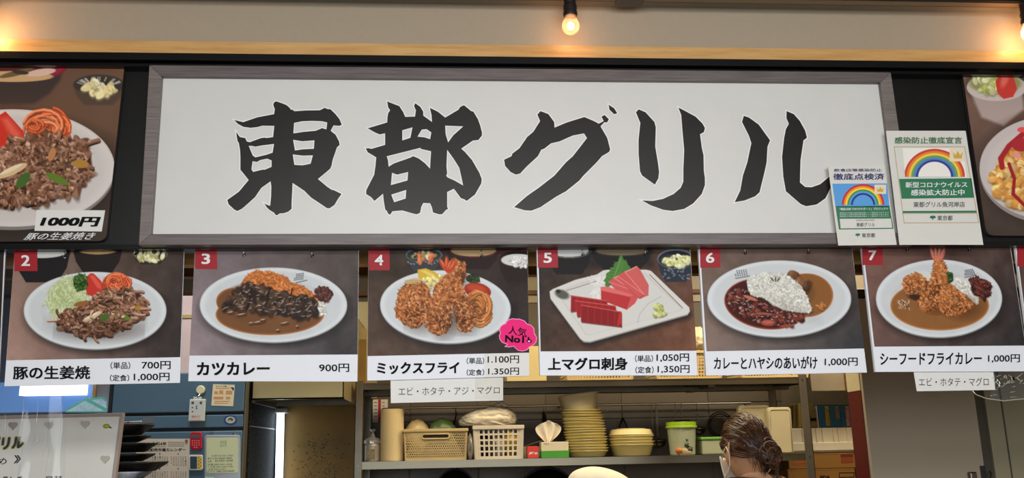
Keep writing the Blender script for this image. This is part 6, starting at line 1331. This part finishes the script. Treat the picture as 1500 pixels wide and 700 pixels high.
def person(name, label, X, Y, H, yaw, head_tilt, arms, capped=False):
    F = Vector((math.sin(yaw), math.cos(yaw), 0)); Rr = Vector((math.cos(yaw), -math.sin(yaw), 0)); k = H/1.62
    t = thing(name, label, 'person', (X, Y, 0)); V, E_, R_ = skeleton(F, Rr, (X, Y, 0), H, arms)
    body = skin_body('body', V, E_, R_, m_skin, t)
    # head joined to the same mesh: skull, jaw, nose, ears, closed lips and eyes
    hc = Vector((X, Y, 0))+F*.03*k+Vector((0, 0, H-.118*k)); tl_ = Matrix.Rotation(head_tilt, 3, 'X')
    def L(v): v = tl_ @ Vector(v); return hc+Rr*v.x*k+F*v.y*k+Vector((0, 0, v.z*k))
    b = bmesh.new(); b.from_mesh(body.data)
    hb = bmesh.new(); bmesh.ops.create_icosphere(hb, subdivisions=4, radius=1)
    for v in hb.verts:
        x, y, z = v.co; jaw = max(0, -z)
        w_ = .070*(1-.28*jaw**1.5); dp = .092*(1-.16*jaw) if y > 0 else .094*(1-.32*jaw)
        p = Vector((x*w_, y*dp+.012*jaw, z*(.112 if z < 0 else .105)))
        if y > .4:
            p.y += .020*math.exp(-((x*w_)/.011)**2-((z+.12)/.16)**2)                # nose
            p.y += .006*math.exp(-((x*w_)/.020)**2-((z+.42)/.05)**2)                # lips
            for s in (1, -1): p.y -= .008*math.exp(-((x*w_-s*.030)/.014)**2-((z-.04)/.10)**2)   # eye sockets
        v.co = L(p)-org(t)
    for s in (1, -1):
        e = bmesh.new(); bmesh.ops.create_icosphere(e, subdivisions=3, radius=1)
        for v in e.verts:
            x, y, z = v.co; dd = .004*(1 if abs(y)+abs(z) < .9 else -1)
            v.co = L(((.074+.006*x+.010*max(0, -y))*s, y*.018-.012-.01*max(0, z), z*.031-.008+dd*.2))-org(t)
        me_ = bpy.data.meshes.new('e'); e.to_mesh(me_); b.from_mesh(me_); e.free()
    me_ = bpy.data.meshes.new('h'); hb.to_mesh(me_); b.from_mesh(me_); hb.free(); b.to_mesh(body.data); b.free(); body.data.polygons.foreach_set('use_smooth', [True]*len(body.data.polygons))
    for s in (1, -1):
        e = M().sph((0, 0, 0), (.010, .006, .007), 12, 8); e.v = [tuple(L((v[0]+s*.030, v[1]+.083, v[2]+.004))) for v in e.v]; e.build('eye', mat('dark_eye', (40, 28, 22), .2), t, smooth=True)
    # shirt and trousers follow the body
    idx = list(range(6))
    sv = [V[0], V[1], V[2], V[3]]; sr = [.135*k, .128*k, .137*k, .108*k]; se = [(0,1),(1,2),(2,3)]
    sv.append(V[3]+Vector((0, 0, .080*k))); sr.append(.080*k); se.append((3, 4))
    c = len(sv); sv.append(V[0]+Vector((0, 0, -.12*k))); sr.append(.150*k); se.append((0, c))
    for s in (0, 1):
        n = 6+s*23; c = len(sv); sv += [V[n], V[n+1], V[n+1]*.45+V[n+2]*.55]; sr += [.066*k, .064*k, .053*k]; se += [(3, c), (c, c+1), (c+1, c+2)]
    skin_body('shirt', sv, se, sr, m_shirt if not capped else mat('white_cook_jacket', (226, 216, 190), .8, var=.03), t)
    tv = [V[0]]; trr = [.137*k]; te = []
    for s in (0, 1):
        n = 6+s*23+19; c = len(tv); tv += [V[n], V[n+1], V[n+2]+Vector((0, 0, .03))]; trr += [.094*k, .068*k, .055*k]; te += [(0, c), (c, c+1), (c+1, c+2)]
    skin_body('trousers', tv, te, trr, m_trous, t)
    for s in (0, 1):
        n = 6+s*23+19; ft = V[n+3]; M().sph((ft.x, ft.y, .042), (.05*k, .085*k, .042), 14, 8).build('shoe', mat('black_shoe', (24, 22, 22), .5), t, smooth=True)
    return t, L, F, Rr, k
# --- woman with a bun, seen from behind
WYp = 2.95; hx = P(1099, 640, WYp).x; ztop = P(1097, 604, WYp).z
arms = (((.20, .10, 1.08), (.12, .30, 1.10)), ((-.20, .10, 1.08), (-.12, .30, 1.10)))
t, L, F, Rr, k = person('person', 'woman seen from behind with brown hair in a messy bun, white mask and black shirt', hx-.006, WYp-.02, ztop-.0, math.radians(-13), math.radians(-6), arms)
# hair cap: shell over the skull, hairline above the nape and ears
b = bmesh.new(); bmesh.ops.create_icosphere(b, subdivisions=5, radius=1)
for v in b.verts:
    x, y, z = v.co; a = math.atan2(z-.1, x*.9+.0001); g = .0035*math.sin(46*math.atan2(x, z+.9)+5*y)+.003*nz_.noise(Vector((x*3, y*2, z*9)))*2
    p = Vector((x*(.078+g), y*(.096+g), z*(.112+g)+.004))
    v.co = p
kill = [v for v in b.verts if (v.co.y > .035 and v.co.z < .055) or (v.co.z < -.030-.55*(v.co.x+.02)) or (v.co.y > -.02 and v.co.z < -.018)]
bmesh.ops.delete(b, geom=kill, context='VERTS')
for v in b.verts: v.co = L(v.co)-org(t)
me = bpy.data.meshes.new('hair'); b.to_mesh(me); b.free(); hair = link('hair', me, m_hair, None); hair.parent = t; ORG[hair.name] = org(t); me.polygons.foreach_set('use_smooth', [True]*len(me.polygons))
so = hair.modifiers.new('s', 'SOLIDIFY'); so.thickness = .006; so.offset = -1
# combed strands running from the brow back to the bun
rs = random.Random(11); bun = Vector((.016, -.098, -.030)); sm, sl_ = M(), M()
for i in range(150):
    a0 = rs.uniform(-.1, math.pi+.1); d0 = Vector((math.cos(a0)*.95, rs.uniform(-.15, .75), max(-.32, math.sin(a0)*.95)));
    if d0.x < 0: d0.z = max(d0.z, .14)
    d0.normalize(); d1 = Vector((bun.x/.083, bun.y/.103, bun.z/.117)).normalized(); pts = []
    wob = rs.uniform(-.12, .12); lift = rs.uniform(.0, .003)
    for q_ in np.linspace(0, 1, 8):
        d = (d0*(1-q_)+d1*q_+Vector((wob, 0, wob*.6))*math.sin(q_*3.14)).normalized(); pts.append(L((d.x*(.0795+lift), d.y*(.0975+lift), d.z*(.1135+lift)+.004)))
    rr__ = rs.uniform(.0008, .002); (sl_ if rs.random() < .3 else sm).tube(pts, [rr__*.4]+[rr__]*6+[rr__*.6], 5)
o = sm.build('hair_strands', m_hair, t, smooth=True); o['kind'] = 'stuff'; o = sl_.build('hair_strands', m_hairl, t, smooth=True); o['kind'] = 'stuff'
# bun: coils of rope-like locks
bm_, bl_ = M(), M()
bm_.sph((0, 0, 0), (.036, .026, .042), 18, 12); bm_.v = [tuple(L(Vector(v)+bun+Vector((0, .004, 0)))) for v in bm_.v]
for i in range(26):
    cxx, czz = rs.uniform(-.018, .018), rs.uniform(-.026, .026); R0 = rs.uniform(.012, .030); a0 = rs.uniform(0, 6.28); ln = rs.uniform(2.2, 5.2); pts = []
    for q_ in np.linspace(0, 1, 14):
        a = a0+ln*q_; R1 = R0*(1-.25*q_); x_, z_ = cxx+R1*math.cos(a), czz+R1*1.15*math.sin(a); e_ = (x_/.042)**2+(z_/.05)**2
        y_ = -.026*math.sqrt(max(.02, 1-min(1, e_)))-.004; pts.append(L(bun+Vector((x_, y_, z_))))
    r0 = rs.uniform(.0022, .0048); (bl_ if i % 4 == 0 else bm_).tube(pts, [r0*.4]+[r0]*12+[r0*.3], 6)
bm_.build('hair_bun', m_hair, t, smooth=True); bl_.build('hair_bun', m_hairl, t, smooth=True)
wl = M()
for i in range(22):
    x0_ = rs.uniform(-.05, .06); p0 = Vector((x0_, -.080, -.030-.55*(x0_+.02))); wl.tube([L(p0), L(p0+Vector((rs.uniform(-.006, .008), .002, -.02))), L(p0+Vector((rs.uniform(-.012, .014), .008, -.034-rs.uniform(0, .02))))], [.0012, .0009, .0003], 4)
o = wl.build('loose_hair', m_hair, t, smooth=True); o['kind'] = 'stuff'
# mask: cloth over the lower face and a loop round each ear
m_mask = mat('white_mask_cloth', (226, 222, 214), .8, var=.02)
mk = M(); n_ = 18; vv = []
for j in range(9):
    z_ = -.018-.085*j/8
    for i in range(n_+1):
        a = math.radians(-72+144*i/n_); vv.append(L((.082*math.sin(a)*(1-.16*(j/8)**2), .092*math.cos(a)*(1-.05*(j/8))+.012+.012*math.cos(a)**4, z_)))
mk.add(vv, [(j*(n_+1)+i, j*(n_+1)+i+1, (j+1)*(n_+1)+i+1, (j+1)*(n_+1)+i) for j in range(8) for i in range(n_)]); mo = mk.build('face_mask', m_mask, t, smooth=True); mo.modifiers.new('s', 'SOLIDIFY').thickness = .0015
for s in (1, -1):
    lp = M(); lp.tube([L((s*.079, .03, -.03)), L((s*.082, .005, -.004)), L((s*.086, -.018, .006)), L((s*.087, -.034, -.018)), L((s*.082, -.022, -.05)), L((s*.078, .004, -.072)), L((s*.073, .03, -.09))], .0016, 6); lp.build('ear_loop', m_mask, mo, smooth=True)
# --- cook in a white cap in front of the shelf, only the cap in view
cyk = 3.05; cxk = P(878, 690, cyk).x; zck = P(878, 682, cyk).z
t, L, F, Rr, k = person('person', 'cook whose white cloth cap shows at the bottom edge below the tubs', cxk, cyk, zck-.012, math.radians(25), math.radians(-14), (((.20, .10, 1.08), (.12, .30, 1.10)), ((-.20, .10, 1.08), (-.12, .30, 1.10))), capped=True)
m_cap = mat('white_cap_cloth', (236, 228, 208), .8, var=.03, bump=.2, scale=20)
b = bmesh.new(); bmesh.ops.create_icosphere(b, subdivisions=5, radius=1)
for v in b.verts:
    x, y, z = v.co; pl_ = .003*math.sin(14*math.atan2(y, x))*(1-abs(z)); puff = 1+.03*nz_.noise(Vector((x*2, y*2, z*2)))
    v.co = Vector((x*(.140+pl_)*puff, y*(.140+pl_)*puff, max(-.05, .105*math.copysign(abs(z)**.75, z))+.018-.02*x))
bmesh.ops.delete(b, geom=[v for v in b.verts if v.co.z < -.022], context='VERTS')
for v in b.verts: v.co = L(v.co)-org(t)
me = bpy.data.meshes.new('cap'); b.to_mesh(me); b.free(); cp = link('cloth_cap', me, m_cap, None); cp.parent = t; ORG[cp.name] = org(t); me.polygons.foreach_set('use_smooth', [True]*len(me.polygons)); cp.modifiers.new('s', 'SOLIDIFY').thickness = .002
M().tube([L((.140*math.cos(a), .140*math.sin(a), .0)) for a in np.linspace(0, 6.28, 33)[:-1]], .006, 8, closed=True).build('cap_band', m_cap, cp, smooth=True)
